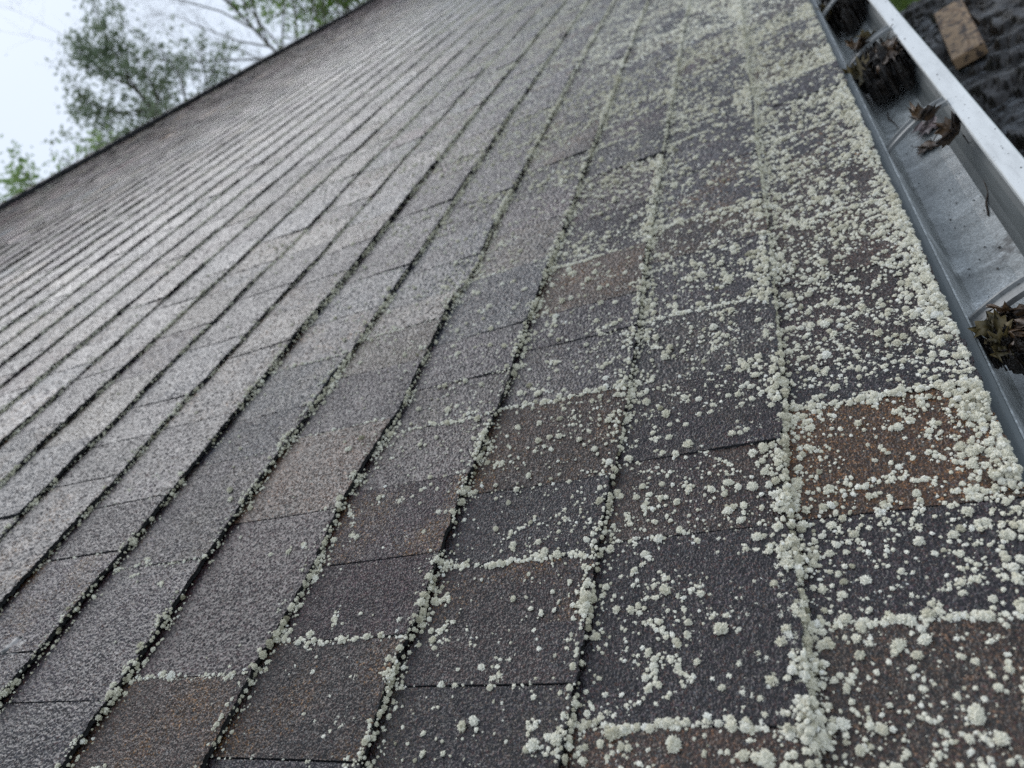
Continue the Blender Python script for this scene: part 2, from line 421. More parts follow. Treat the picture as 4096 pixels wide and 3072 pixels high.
T0 = 0.052      # height of a tab's lower edge off the slope (exposures)
def TK(k):
    k = np.asarray(k, float)
    return np.where(k < 1, .050, np.where(k < 3, .052, np.where(k < 7, .060, np.where(k < 13, .037, np.minimum(.037+.001*(k-13), .046)))))
SL = 0.036      # slab thickness
def build_shingles(parent):
    VV, FF, MI, TN, CR, GR = [], [], [], [], [], []
    nv = 0
    warp = noise2(11, 1.3); blendn = noise2(12, .8)
    allj = {}
    for k in range(NROW):
        js = row_joints(k); allj[k] = js
        r = np.random.default_rng(900+k)
        xs = [U0] + [j[0] for j in js] + [U1]
        prev_h = 0
        for i in range(len(xs)-1):
            a, b = xs[i], xs[i+1]
            if b - a < .02: continue
            kind_l = js[i-1][1] if i > 0 else 'd'
            kind_r = js[i][1] if i < len(js) else 'd'
            ga = {'d': .010, 'l': .007, 'm': .010, 'n': .0035}[kind_l]; gb = {'d': .010, 'l': .007, 'm': .010, 'n': .0035}[kind_r]
            mid = (a+b)/2
            col = None
            for (p, q, cc) in TC.get(k, []):
                if p <= mid <= q: col = cc
            if col is None:
                col = PAL[r.integers(len(PAL))]
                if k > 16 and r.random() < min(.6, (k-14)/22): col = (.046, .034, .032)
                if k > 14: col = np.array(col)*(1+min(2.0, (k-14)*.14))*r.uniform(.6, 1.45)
            j_ = r.uniform(.85, 1.18, 1)*(r.uniform(.72, 1.3, 1) if k > 5 else 1) * r.uniform(.96, 1.04, 3)
            col = np.array(col) * j_
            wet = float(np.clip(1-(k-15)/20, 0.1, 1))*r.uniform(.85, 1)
            dist = math.hypot(mid - 1, k) if mid > -1 else 20
            nu = int(np.clip((b-a) * (34 if dist < 7 else 14 if dist < 16 else 5), 2, 48)) + 1
            nw = 12 if dist < 7 else 6 if dist < 16 else 4
            cd = math.sqrt(max(0, a if a > 0 else 0)**2 + (k+.3-.77)**2 + 2.94**2)
            vis = in_frame(a, b, k)
            fine = 0
            if vis and cd < 4.9: fine = 260
            elif vis and cd < 7: fine = 150
            elif vis and cd < 11: fine = 85
            elif vis and cd < 17: fine = 50
            elif vis and cd < 30: fine = 36
            s = np.linspace(0, 1, nu); tt = np.linspace(0, 1, nw)**1.4
            if fine:
                nu = int((b-a)*fine)+1; nw = int(1.07*fine)+1
                s = np.linspace(0, 1, nu); tt = np.linspace(0, 1, nw)
            far_ = dist > 7
            dn = r.uniform(-.006, .010)*(2.2 if far_ else 1); tilt = r.uniform(-.005, .005)
            dv = r.uniform(-.010, .010)*(2.2 if k > 6 else 1)
            if k > 5: ga = max(ga, .011)*(1.5 + .04*k); gb = max(gb, .011)*(1.5 + .04*k)
            lift = max(0, r.normal(.0, .006))
            slant_a, slant_b = r.normal(0, .012, 2)
            Sg, Tg = np.meshgrid(s, tt)
            topv = 1.07
            u = a+ga/2 + Sg*((b-gb/2)-(a+ga/2))
            jit = np.interp(np.linspace(0, 1, nu), np.linspace(0, 1, 40), r.normal(0, .0030, 40)) if fine else r.normal(0, .0022, nu)
            ev = edge(k, u) + dv + .004*np.sin(u*37+k) + jit[None, :]
            vtop = k + topv if k < NROW-1 else RIDGE
            v = (k+ev)*(1-Tg) + vtop*Tg
            n = TK(k)*(1-Tg)**1.0 + .001 + (dn + tilt*(Sg-.5)*2)*(1-Tg) + lift*(1-Tg)**3 + .0035*warp(u, v)*(1-Tg*.6)
            # corners curl a little, edge rounds over
            n = n - .004*np.exp(-Tg*40)
            if fine:
                dome, G3, gap = grains(u, v, .0098 if fine > 200 else .0110 if fine > 100 else .016 if fine > 60 else .026 if fine > 40 else .036)
                alt = np.array([T_BROWN, T_TAN, T_PURP, T_GREY][r.integers(4)])*(.75 if k < 6 else .6)
                mfac = np.clip(.20 + .22*blendn(u, v), 0, .7)
                sel = (G3[..., 2] < mfac)[..., None]
                tone_v = np.where(sel, alt, col)
                n = n + (dome-.4)*(.0112 if fine > 200 else .0115 if fine > 100 else .0150 if fine > 60 else .0210 if fine > 40 else .0260)
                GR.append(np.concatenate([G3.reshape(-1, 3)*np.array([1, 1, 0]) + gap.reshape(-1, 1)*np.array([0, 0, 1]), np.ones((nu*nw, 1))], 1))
            else:
                GR.append(np.zeros((nu*nw, 4)))
            top = P(u, v, n).reshape(-1, 3)
            idx = np.arange(nu*nw).reshape(nw, nu) + nv
            f = np.stack([idx[:-1, :-1], idx[:-1, 1:], idx[1:, 1:], idx[1:, :-1]], -1).reshape(-1, 4)
            # winding: u x v = n, so (u, then v) is outward
            VV.append(top); FF.append(f); MI.append(np.zeros(len(f), int))
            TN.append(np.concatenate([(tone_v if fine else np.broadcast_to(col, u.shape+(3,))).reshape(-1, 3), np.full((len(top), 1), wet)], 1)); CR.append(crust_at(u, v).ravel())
            nv += len(top)
            # skirts (own vertices): lower edge, then the two sides
            def skirt(uu, v_, nn, inset_v, depth, flip):
                nonlocal nv
                m_ = len(uu)
                p0 = P(uu, v_, nn); p1 = P(uu, v_+inset_v*.4, nn-depth*.55 + r.normal(0, .0015, m_)); p2 = P(uu, v_+inset_v*.4, nn-depth); p3 = P(uu, v_+inset_v*3.5, nn-depth-.001)
                V4 = np.concatenate([p0, p1, p2, p3])
                ii = np.arange(4*m_).reshape(4, m_) + nv
                q = np.stack([ii[:-1, :-1], ii[1:, :-1], ii[1:, 1:], ii[:-1, 1:]], -1).reshape(-1, 4)
                if flip: q = q[:, ::-1]
                VV.append(V4); FF.append(q); MI.append(np.ones(len(q), int))
                GR.append(np.zeros((len(V4), 4))); TN.append(np.repeat(np.r_[col, 1][None], len(V4), 0)); CR.append(np.zeros(len(V4)))
                nv += len(V4)
            thick = SL if k > 0 else SL*1.25
            skirt(u[0], v[0], n[0], .014, thick, False)
            if dist < 45:
                for side, flip in ((0, True), (-1, False)):
                    uu = u[:, side]; v_ = v[:, side]; nn = n[:, side]
                    m_ = len(uu)
                    V2 = np.concatenate([P(uu, v_, nn), P(uu, v_, np.maximum(nn-thick, -.004))])
                    ii = np.arange(2*m_).reshape(2, m_) + nv
                    q = np.stack([ii[0, :-1], ii[1, :-1], ii[1, 1:], ii[0, 1:]], -1)
                    if flip: q = q[:, ::-1]
                    VV.append(V2); FF.append(q); MI.append(np.ones(len(q), int))
                    GR.append(np.zeros((len(V2), 4))); TN.append(np.repeat(np.r_[col, 1][None], len(V2), 0)); CR.append(np.zeros(len(V2)))
                    nv += len(V2)
    V = np.concatenate(VV); F = np.concatenate(FF); I = np.concatenate(MI)
    me = np_mesh("shingles", V, F, I, {'tone': ('FLOAT_COLOR', np.concatenate(TN)), 'crust': ('FLOAT', np.concatenate(CR).astype(np.float32)), 'gran': ('FLOAT_COLOR', np.concatenate(GR))}, smooth=False)
    me.polygons.foreach_set("use_smooth", (I == 0))
    o = link("shingles", me, [GRAN, ASPH], parent)
    return o, allj

house = bpy.data.objects.new("house", None)
COL.objects.link(house)
tag(house, "low house roof of weathered brown and charcoal asphalt shingles crusted with pale lichen", "house")
shing, JOINTS = build_shingles(house)

def slab(mb, u0, u1, v0, v1, n0, n1):
    v = np.array([P(a, b, c) for c in (n0, n1) for (a, b) in ((u0, v0), (u1, v0), (u1, v1), (u0, v1))])
    mb.add(v, [(0,3,2,1),(4,5,6,7),(0,1,5,4),(1,2,6,5),(2,3,7,6),(3,0,4,7)])
mb = MB(); slab(mb, U0-.02, U1+.02, .05, RIDGE, -.14, -.008); mb.build("roof_deck", FELT, house)

# far slope (seen only from the side), ridge caps
RX, RZ = float(P(0, RIDGE, 0)[0]), float(P(0, RIDGE, 0)[2])
def back_slope():
    mb = MB()
    y0, y1 = U0*E_, U1*E_
    for k in range(NROW):
        d0 = k*E_; d1 = (k+1)*E_+.01
        x0 = RX - d0*CT; z0 = RZ - d0*ST + .001; x1 = RX - d1*CT; z1 = RZ - d1*ST + .006
        mb.add([(x0,y0,z0),(x0,y1,z0),(x1,y1,z1),(x1,y0,z1),(x1,y1,z1-.006),(x1,y0,z1-.006)], [(0,1,2,3),(3,2,4,5)])
    o = mb.build("far_slope", GRAN, house)
    a = o.data.attributes.new('tone', 'FLOAT_COLOR', 'POINT'); a.data.foreach_set('color', [.018,.016,.017,1]*len(o.data.vertices))
back_slope()

def ridge_caps():
    VV, FF, TN, nv = [], [], [], 0
    MI_ = []
    r = np.random.default_rng(3)
    y = U1*E_; L = .30; ex = .14
    wv = noise1(77, (.02, .06, .15), (1, .7, .4))
    while y > U0*E_:
        col = np.array(PAL[r.integers(len(PAL))])*r.uniform(.8, 1.1)
        if r.random() < .5: col = np.array((.030, .023, .019))*r.uniform(.8, 1.1)
        prof = []
        for s in np.linspace(-1, 1, 11):
            w = .165 * s
            ang = TH*np.tanh(s*3.2)
            drop = .165*(abs(s)*math.tan(TH)*.94 if abs(s) > .12 else .12*math.tan(TH)*.94*.7)
            prof.append((w*CT*1.02, -drop))
        rows = []
        for j, (yy, up) in enumerate(((y, .022), (y-L*.5, .015), (y-L, .008))):
            yy = yy
            wz = .012*float(wv(yy))
            rows.append([(RX+px + (.006*float(wv(yy*5)) if abs(px) > .1 else 0), yy, RZ+.030+pz+up+wz + (.010 if abs(px) > .13 else 0)*r.uniform(.3, 1)) for px, pz in prof])
        top = np.array(rows).reshape(-1, 3)
        bot = top - np.array([0, 0, .022])
        V = np.concatenate([top, bot]); m_ = 11
        idx = np.arange(33).reshape(3, m_)
        f1 = np.stack([idx[:-1, :-1], idx[1:, :-1], idx[1:, 1:], idx[:-1, 1:]], -1).reshape(-1, 4)
        f2 = f1[:, ::-1] + 33
        ring = list(idx[0]) + list(idx[1:, -1]) + list(idx[-1, -2::-1]) + list(idx[-2:0:-1, 0])
        f3 = np.array([(ring[i], ring[(i+1) % len(ring)], ring[(i+1) % len(ring)]+33, ring[i]+33) for i in range(len(ring))])
        F = np.concatenate([f1, f2, f3]) + nv
        VV.append(V); FF.append(F); MI_.append(np.r_[np.zeros(len(f1)), np.ones(len(f2)+len(f3))]); TN.append(np.repeat(np.r_[col, .2][None], len(V), 0)); nv += len(V)
        y -= ex
    me = np_mesh("ridge_cap", np.concatenate(VV), np.concatenate(FF), np.concatenate(MI_), {'tone': ('FLOAT_COLOR', np.concatenate(TN))})
    link("ridge_cap", me, [GRAN, ASPH], house)
ridge_caps()

# metal and woodwork at the eave
def metal(name, col, rough=.45, streak=True, dirt=.4):
    m, t, b = new_mat(name)
    c = coord(t, (1, .15, 1) if streak else (1, 1, 1))
    n1 = N(t, 'ShaderNodeTexNoise'); n1.inputs['Scale'].default_value = 60; n1.inputs['Detail'].default_value = 8; n1.inputs['Roughness'].default_value = .65
    t.links.new(c, n1.inputs['Vector'])
    r = ramp(t, [(.3, tuple(x*(1-dirt*.6) for x in col)), (.5, col), (.75, tuple(min(1, x*1.15) for x in col))]); t.links.new(n1.outputs[0], r.inputs[0])
    c2 = coord(t)
    n2 = N(t, 'ShaderNodeTexNoise'); n2.inputs['Scale'].default_value = 330; n2.inputs['Detail'].default_value = 3
    t.links.new(c2, n2.inputs['Vector'])
    sp = ramp(t, [(.66, (0,)*3), (.70, (1,)*3)]); t.links.new(n2.outputs[0], sp.inputs[0])
    base = mixc(t, math_(t, 'MULTIPLY', sp.outputs[0], dirt), r.outputs[0], (.05, .045, .04))
    t.links.new(base, b.inputs['Base Color'])
    b.inputs['Roughness'].default_value = rough
    bp = N(t, 'ShaderNodeBump'); bp.inputs['Distance'].default_value = .0004; bp.inputs['Strength'].default_value = .6
    t.links.new(n1.outputs[0], bp.inputs['Height']); t.links.new(bp.outputs[0], b.inputs['Normal'])
    return m
ALU = metal("painted_aluminium", (.54, .555, .55), .38)
ALUG = metal("grey_aluminium", (.10, .115, .115), .5)
def trough_mat():
    m, t, b = new_mat("wet_trough")
    c = coord(t, (1, 1.7, 1))
    n1 = N(t, 'ShaderNodeTexNoise'); n1.inputs['Scale'].default_value = 16; n1.inputs['Detail'].default_value = 8; n1.inputs['Roughness'].default_value = .62; n1.inputs['Distortion'].default_value = .6
    t.links.new(c, n1.inputs['Vector'])
    c2 = coord(t)
    n2 = N(t, 'ShaderNodeTexNoise'); n2.inputs['Scale'].default_value = 8; n2.inputs['Detail'].default_value = 9; n2.inputs['Roughness'].default_value = .7
    t.links.new(c2, n2.inputs['Vector'])
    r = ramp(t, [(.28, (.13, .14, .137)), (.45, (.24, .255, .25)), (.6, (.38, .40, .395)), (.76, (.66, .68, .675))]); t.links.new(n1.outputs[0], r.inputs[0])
    n4 = N(t, 'ShaderNodeTexNoise'); n4.inputs['Scale'].default_value = 420; n4.inputs['Detail'].default_value = 2
    t.links.new(c2, n4.inputs['Vector'])
    g = ramp(t, [(.45, (.85,)*3), (.62, (1.35,)*3)]); t.links.new(n4.outputs[0], g.inputs[0])
    base = mixc(t, 1.0, r.outputs[0], g.outputs[0], 'MULTIPLY')
    st = ramp(t, [(.60, (0,)*3), (.66, (1,)*3)]); t.links.new(n2.outputs[0], st.inputs[0])
    base = mixc(t, math_(t, 'MULTIPLY', st.outputs[0], .8), base, (.055, .05, .045))
    t.links.new(base, b.inputs['Base Color'])
    rr = ramp(t, [(.35, (.12,)*3), (.65, (.5,)*3)]); t.links.new(n2.outputs[0], rr.inputs[0])
    t.links.new(rr.outputs[0], b.inputs['Roughness'])
    h = math_(t, 'ADD', n1.outputs[0], math_(t, 'MULTIPLY', n4.outputs[0], .25))
    bp = N(t, 'ShaderNodeBump'); bp.inputs['Distance'].default_value = .0025; bp.inputs['Strength'].default_value = .7
    t.links.new(h, bp.inputs['Height']); t.links.new(bp.outputs[0], b.inputs['Normal'])
    return m
TROUGH = trough_mat()

def extrude(name, prof, y0, y1, mats, parent, thick=.0012, step=.05, wob=0.0, smooth=False):
    """open sheet-metal profile (x, z below the eave) swept along y, given real thickness"""
    pr = np.array(prof, float)
    tng = np.gradient(pr, axis=0); nr = np.stack([-tng[:, 1], tng[:, 0]], -1); nr /= np.linalg.norm(nr, axis=1)[:, None]
    ring = np.concatenate([pr, (pr - nr*thick)[::-1]])
    ys = np.arange(y0, y1+step, step)
    w = noise1(hash(name) % 1000, (.3, .9, 2.2), (1, .6, .4))
    V = np.concatenate([np.column_stack([ring[:, 0] + wob*w(y), np.full(len(ring), y), ring[:, 1] + EAVE + wob*.6*w(y+3)]) for y in ys])
    k = len(ring); F = []
    for i in range(len(ys)-1):
        for j in range(k):
            F.append((i*k+j, i*k+(j+1) % k, (i+1)*k+(j+1) % k, (i+1)*k+j))
    mb = MB(); mb.add(V, F + [tuple(range(k)), tuple(range((len(ys)-1)*k, len(ys)*k))[::-1]])
    return mb.build(name, mats, parent)

Y0, Y1 = U0*E_, U1*E_
extrude("drip_edge", [(-.06, .0185), (-.004, -.0052), (.0035, -.0078), (.0040, -.0098), (.0036, -.030)], Y0, Y1, ALUG, house, wob=.0006)
mb = MB(); mb.box((-.022, Y0, EAVE-.20), (-.002, Y1, EAVE-.013)); mb.build("fascia", simple("fascia_paint", (.55, .56, .55), .6), house)
mb = MB(); mb.box((-.40, Y0, EAVE-.20), (-.0225, Y1, EAVE-.185)); mb.build("soffit", simple("soffit_paint", (.6, .6, .58), .7), house)
mb = MB(); mb.box((RX*2+.45, Y0+.2, -.1), (-.42, Y1-.2, EAVE-.19))
z0 = EAVE-.19
for yy in (Y0+.2, Y1-.3):
    mb.add([(RX*2+.45, yy, z0), (-.42, yy, z0), (RX, yy, RZ-.05), (RX*2+.45, yy+.1, z0), (-.42, yy+.1, z0), (RX, yy+.1, RZ-.05)], [(0,1,2),(5,4,3),(0,3,4,1),(1,4,5,2),(2,5,3,0)])
wallm, wt, wb = new_mat("siding")
wv_ = N(wt, 'ShaderNodeTexWave', bands_direction='Z', wave_profile='SAW'); wv_.inputs['Scale'].default_value = 1.6
wt.links.new(coord(wt), wv_.inputs['Vector'])
wbp = N(wt, 'ShaderNodeBump'); wbp.inputs['Distance'].default_value = .015
wt.links.new(wv_.outputs['Fac'], wbp.inputs['Height']); wt.links.new(wbp.outputs[0], wb.inputs['Normal'])
wb.inputs['Base Color'].default_value = (.55, .54, .5, 1); wb.inputs['Roughness'].default_value = .6
mb.build("wall", wallm, house)

# ------------------------------------------------------------------ gutter
gut = bpy.data.objects.new("gutter", None); COL.objects.link(gut); gut.location = (0, 0, 0)
tag(gut, "grey white aluminium rain gutter with a bright front lip along the roof edge", "gutter")
prof = [(-.020, -.0092), (.0115, -.0105), (.0135, -.0125), (.0138, -.079), (.0165, -.083), (.030, -.0850), (.060, -.0852), (.074, -.0835), (.082, -.077),
        (.086, -.066), (.092, -.057), (.100, -.050), (.107, -.041), (.1115, -.028), (.1135, -.0075)]
# subdivide the floor a little so it is not one flat strip
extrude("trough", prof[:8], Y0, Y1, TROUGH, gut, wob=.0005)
extrude("front_wall", prof[7:], Y0, Y1, metal("shaded_inner_wall", (.11, .12, .12), .45), gut, wob=.0005)  # shade under the lip is painted in: darker grey than the trough
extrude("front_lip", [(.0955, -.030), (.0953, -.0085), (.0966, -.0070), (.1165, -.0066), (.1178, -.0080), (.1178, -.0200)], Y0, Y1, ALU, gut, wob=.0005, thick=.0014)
extrude("back_flange", [(-.018, -.0066), (.0085, -.0080), (.0118, -.0086), (.0125, -.0150)], Y0, Y1, ALUG, gut, wob=.0007, thick=.0009)

STRAP = metal("dull_strap", (.20, .205, .20), .45, dirt=.7)
def hanger(y):
    xs = np.linspace(.006, .0945, 17)
    z = -.024 + .020*np.sin(np.clip((xs-.006)/.0885, 0, 1)*math.pi*.62)
    prof2 = [(-.010, 0), (-.0095, .004), (-.0065, .0045), (-.005, .0012), (0, .0008), (.005, .0012), (.0065, .0045), (.0095, .004), (.010, 0)]
    top = np.array([[(x + .00*dy, y + dy, EAVE + zz + dz) for dy, dz in prof2] for x, zz in zip(xs, z)])
    bot = top - np.array([0, 0, .0012])
    V = np.concatenate([top.reshape(-1, 3), bot.reshape(-1, 3)]); n_ = len(prof2); m_ = len(xs)
    idx = np.arange(n_*m_).reshape(m_, n_)
    f1 = np.stack([idx[:-1, :-1], idx[1:, :-1], idx[1:, 1:], idx[:-1, 1:]], -1).reshape(-1, 4)
    ring = list(idx[0]) + list(idx[1:, -1]) + list(idx[-1, -2::-1]) + list(idx[-2:0:-1, 0])
    f3 = [(ring[i], ring[(i+1) % len(ring)], ring[(i+1) % len(ring)]+n_*m_, ring[i]+n_*m_) for i in range(len(ring))]
    mb = MB(); mb.add(V, [tuple(q) for q in f1] + [tuple(q[::-1]+n_*m_) for q in f1] + f3)
    return mb.build("hanger", STRAP, gut)
for y in [.60, 1.025, 1.42, 1.83] + [2.25+.42*i for i in range(8)]:
    hanger(y)

# ------------------------------------------------------------------ lichen
def lichen_points():
    pts, scl, rot, idx, hue = [], [], [], [], []
    r = np.random.default_rng(21)
    def nsurf(u, v):
        k = np.clip(np.floor(v), 0, NROW-1)
        return TK(k)*(1-(v-k)/1.07) + .002
    def put(u, v, rad_mm, n_extra=0.0, flat=.85, hmean=.55, hsd=.16, raise_=.25):
        u = np.asarray(u, float); v = np.asarray(v, float); rad = np.asarray(rad_mm, float)*1e-3
        m_ = len(u)
        if m_ == 0: return
        n = nsurf(u, v) + n_extra
        p = P(u, v, n) + np.array([ST, 0, CT])*(rad*raise_)[:, None]
        pts.append(p)
        asp = r.uniform(.85, 1.25, m_)
        scl.append(np.stack([rad*asp, rad/asp, rad*flat*r.uniform(.8, 1.15, m_)], -1))
        rot.append(np.stack([r.normal(0, .2, m_), r.normal(TH, .2, m_), r.uniform(0, 6.28, m_)], -1))
        d = np.hypot(u*E_-.0, v*E_)
        near = d < 1.9
        idx.append(np.where(near, np.where(rad > .0019, r.integers(0, 3, m_), r.integers(3, 6, m_)), 6 + r.integers(0, 3, m_)))
        hue.append(np.clip(r.normal(hmean, hsd, m_), 0, 1))
    patch = noise2(5, 1.2); patch2 = noise2(6, .35)
    # A. scattered dots
    def dens(u, v):
        up = np.maximum(u, 0)
        d = 620*np.exp(-(v/(1.7+.42*up))**2.6) + 6.0*np.exp(-v/12)
        d *= (1 + np.clip(up-4, 0, 8)/12.0*np.exp(-v/(1.5+.2*up)))
        d *= np.clip(1 + .40*patch(u, v) + .45*patch2(u, v), .08, 2.4)
        d *= np.where(u < 3, .9, 1) * np.where(u > 8, .62, 1)
        return d
    for (ua, ub, va, vb, dmax) in ((-.5, 6, 0, 9, 1500), (6, 14, 0, 16, 1100), (14, 30, 0, 22, 800), (30, 60, 0, 20, 420)):
        nmax = int((ub-ua)*(vb-va)*dmax)
        u = r.uniform(ua, ub, nmax); v = r.uniform(va, vb, nmax)
        keep = r.uniform(0, dmax, nmax) < dens(u, v)
        if ua >= 30: keep &= r.random(nmax) < .5
        u, v = u[keep], v[keep]
        med = .50 + .045*np.clip(u, 0, 14)
        rad = np.clip(r.lognormal(0, .62, len(u))*med*np.where(u > 8, 1.15, 1), .3, 3.6)
        rad *= np.clip(1.1 - .03*v, .6, 1.2)
        put(u, v, rad, hmean=.52)
    # single rounded cushions standing apart
    n1_ = 3300
    u = r.uniform(.3, 16, n1_); v = r.exponential(1.5, n1_)
    ok = (v < 8) & (r.random(n1_) < np.where(v < 2.2, 1, np.exp(-(v-2.2)/(1+.25*u)))) & (patch2(u, v) > -1.2)
    put(u[ok], v[ok], np.clip(r.lognormal(.40, .30, ok.sum()), .8, 2.7), hmean=.62)
    # B. clusters on the open face of the lower courses
    nc = 950
    cu = .5 + 22*r.random(nc)**1.3; cv = r.exponential(1.5, nc)
    for a, b_ in zip(cu, cv):
        if b_ > 9: continue
        q = r.integers(7, 26)
        L = r.uniform(.02, .11)
        ang = r.normal(math.pi/2, .7)
        s = r.uniform(-L, L, q); w = r.normal(0, .012, q)
        put(a + np.cos(ang)*s + w, np.maximum(b_ + np.sin(ang)*s + r.normal(0, .010, q), .002), np.clip(r.lognormal(.02, .35, q), .5, 2.0), hmean=.6)
    # C. along the course edges: on the lip, on the black edge and in the step below
    for k in range(0, NROW):
        ln = noise1(3000+k, (.21, .6, 1.5, 3.6), (1, 1, .9, .7))
        lam = {0: 150, 1: 240, 2: 250, 3: 250, 4: 240, 5: 235, 6: 230}.get(k, max(60, 290-8*k))
        umax = 60 if k > 2 else 45
        L = umax + .5
        m_ = int(lam*L)
        u = r.uniform(-.5, umax, m_)
        inten = np.clip(.60 + .90*ln(u) + (.45 if k < 2 else .08), .08, 1)
        keep = r.random(m_) < inten
        u = u[keep]
        I = inten[keep]
        up = np.clip(u, 0, 20)
        ev = edge(k, u)
        big = {0: 1.62, 1: 1.58, 2: 1.22, 3: 1.15, 4: 1.05, 5: 1.0, 6: .92}.get(k, .88)
        big = big*(1+.012*up)
        rad = np.clip(r.lognormal(-.04, .42, len(u))*big*(.7+.4*I), .45, 3.2)
        side = r.random(len(u))
        spread = {0: .10, 1: .075, 2: .035}.get(k, .020)
        if k == 0:
            v = ev + np.abs(r.normal(0, spread, len(u))) + .004
            put(u, np.maximum(v, .001), rad, hmean=.62)
            fr = r.random(len(u)) < .35
            uu = u[fr]; m2 = len(uu)
            put(uu, np.full(m2, .0005) + np.maximum(ev[fr], 0), rad[fr]*.8, n_extra=-.004, hmean=.6)
        else:
            top = side < .36; face = (side >= .36) & (side < .70); low = side >= .70
            a = u[top]; put(a, k + np.maximum(ev[top], -.2) + np.abs(r.normal(0, spread, top.sum())) + .006 + np.where(ev[top] < 0, 0, 0), rad[top], hmean=.55,
                            n_extra=np.where(ev[top] < -.004, np.where(np.abs(ev[top]) > 0, 0, 0), 0))
            # the face and step below belong to the row beneath
            b = u[face]; vv = k + ev[face] - .006
            p = P(b, vv, TK(k)*r.uniform(.3, .95, len(b)))
            pts.append(p); rr = rad[face]*1e-3*1.0
            scl.append(np.stack([rr, rr, rr], -1)); rot.append(r.uniform(0, 6.28, (len(b), 3)))
            idx.append(np.where(np.hypot(b*E_, k*E_) < 1.9, r.integers(0, 6, len(b)), 6+r.integers(0, 3, len(b)))); hue.append(np.clip(r.normal(.38, .16, len(b)), 0, 1))
            c = u[low]; w = .02 + np.abs(r.normal(0, spread*1.3, low.sum()))
            vv = k + ev[low] - w
            n = TK(k-1)*(1-(vv-(k-1))/1.07)
            p = P(c, vv, np.maximum(n, .003)) + np.array([ST, 0, CT])*(rad[low]*.3e-3)[:, None]
            pts.append(p); rr = rad[low]*1e-3*.9
            scl.append(np.stack([rr, rr, rr*.85], -1)); rot.append(r.uniform(0, 6.28, (len(c), 3)))
            idx.append(np.where(np.hypot(c*E_, k*E_) < 1.9, r.integers(0, 6, len(c)), 6+r.integers(0, 3, len(c)))); hue.append(np.clip(r.normal(.46, .16, len(c)), 0, 1))
        # knots: big cushions
        nk = int({0: 2.1, 1: 2.3, 2: 2.4, 3: 2.2, 4: 2.0, 5: 1.8, 6: 1.6}.get(k, .9)*30)
        ku = r.uniform(.3, 30, nk)
        for a in ku:
            if ln(a) < -.15 and k > 1: continue
            q = r.integers(24, 110 if k < 2 else 54)
            su = np.abs(r.normal(0, .035, 1))[0] + .018
            uu = a + r.normal(0, su, q); vv = k + edge(k, uu) + r.normal(.0 if k else .04, su*.8, q)
            if k == 0: vv = np.abs(vv) + .002
            nn = np.where(vv >= k + edge(k, uu), 0, 0)
            vv2 = vv
            h = (.050 if k < 2 else .030)*np.exp(-((uu-a)**2)/(2*su*su))*r.uniform(.2, 1, q)
            put(uu, np.maximum(vv2, .001), np.clip(r.lognormal(.16 if k < 2 else .05, .32, q), .7, 2.3)*(1 if k < 3 else .8), n_extra=h, hmean=.6)
    # D. along the overgrown joints
    for k in range(0, 20):
        for (x, kind) in JOINTS[k]:
            if kind in ('d', 'n') and (r.random() > .30 or k > 8 or x > 20): continue
            if x < -.3 or x > 40: continue
            if kind == 'm': q, lo, hi = 26, .5, .98
            elif kind == 'l':
                q = {0: 190, 1: 180, 2: 150, 3: 110, 4: 100}.get(k, 60); lo, hi = .0, 1.0
                if r.random() < .4 and (k, x) not in ((2, 3.94), (1, 1.54), (0, 2.03)): lo, hi = (.45, 1.0) if r.random() < .6 else (.0, .55)
            else: q, lo, hi = 12, 0, 1
            if (k, x) == (0, 4.33): lo, hi = .55, 1
            vv = k + r.uniform(lo, hi, q); 
            wob = .010*np.sin(vv*9+x*5)
            rad = np.clip(r.lognormal(.0 if kind != 'd' else -.2, .40, q)*({0: 1.25, 1: 1.2, 2: 1.12, 3: 1.0}.get(k, .85)), .5, 3.0)
            put(x + wob + r.normal(0, .011, q), vv, rad, hmean=.62)
    # the stub of a joint in the lowest course
    q = 34; vv = r.uniform(.58, 1.0, q); put(4.33 + (vv-.8)*.1 + r.normal(0, .010, q), vv, np.clip(r.lognormal(.6, .3, q), 1, 4), hmean=.6)
    # loose rounded lumps lying high on the clean courses
    for (u_, v_, rr) in ((3.36, 5.25, 3.2), (8.17, 6.32, 4.2), (9.0, 8.2, 3.0)):
        put([u_, u_+.012], [v_, v_+.01], [rr, rr*.7], hmean=.4, hsd=.05, raise_=.6)
    return np.concatenate(pts), np.concatenate(scl), np.concatenate(rot), np.concatenate(idx), np.concatenate(hue)

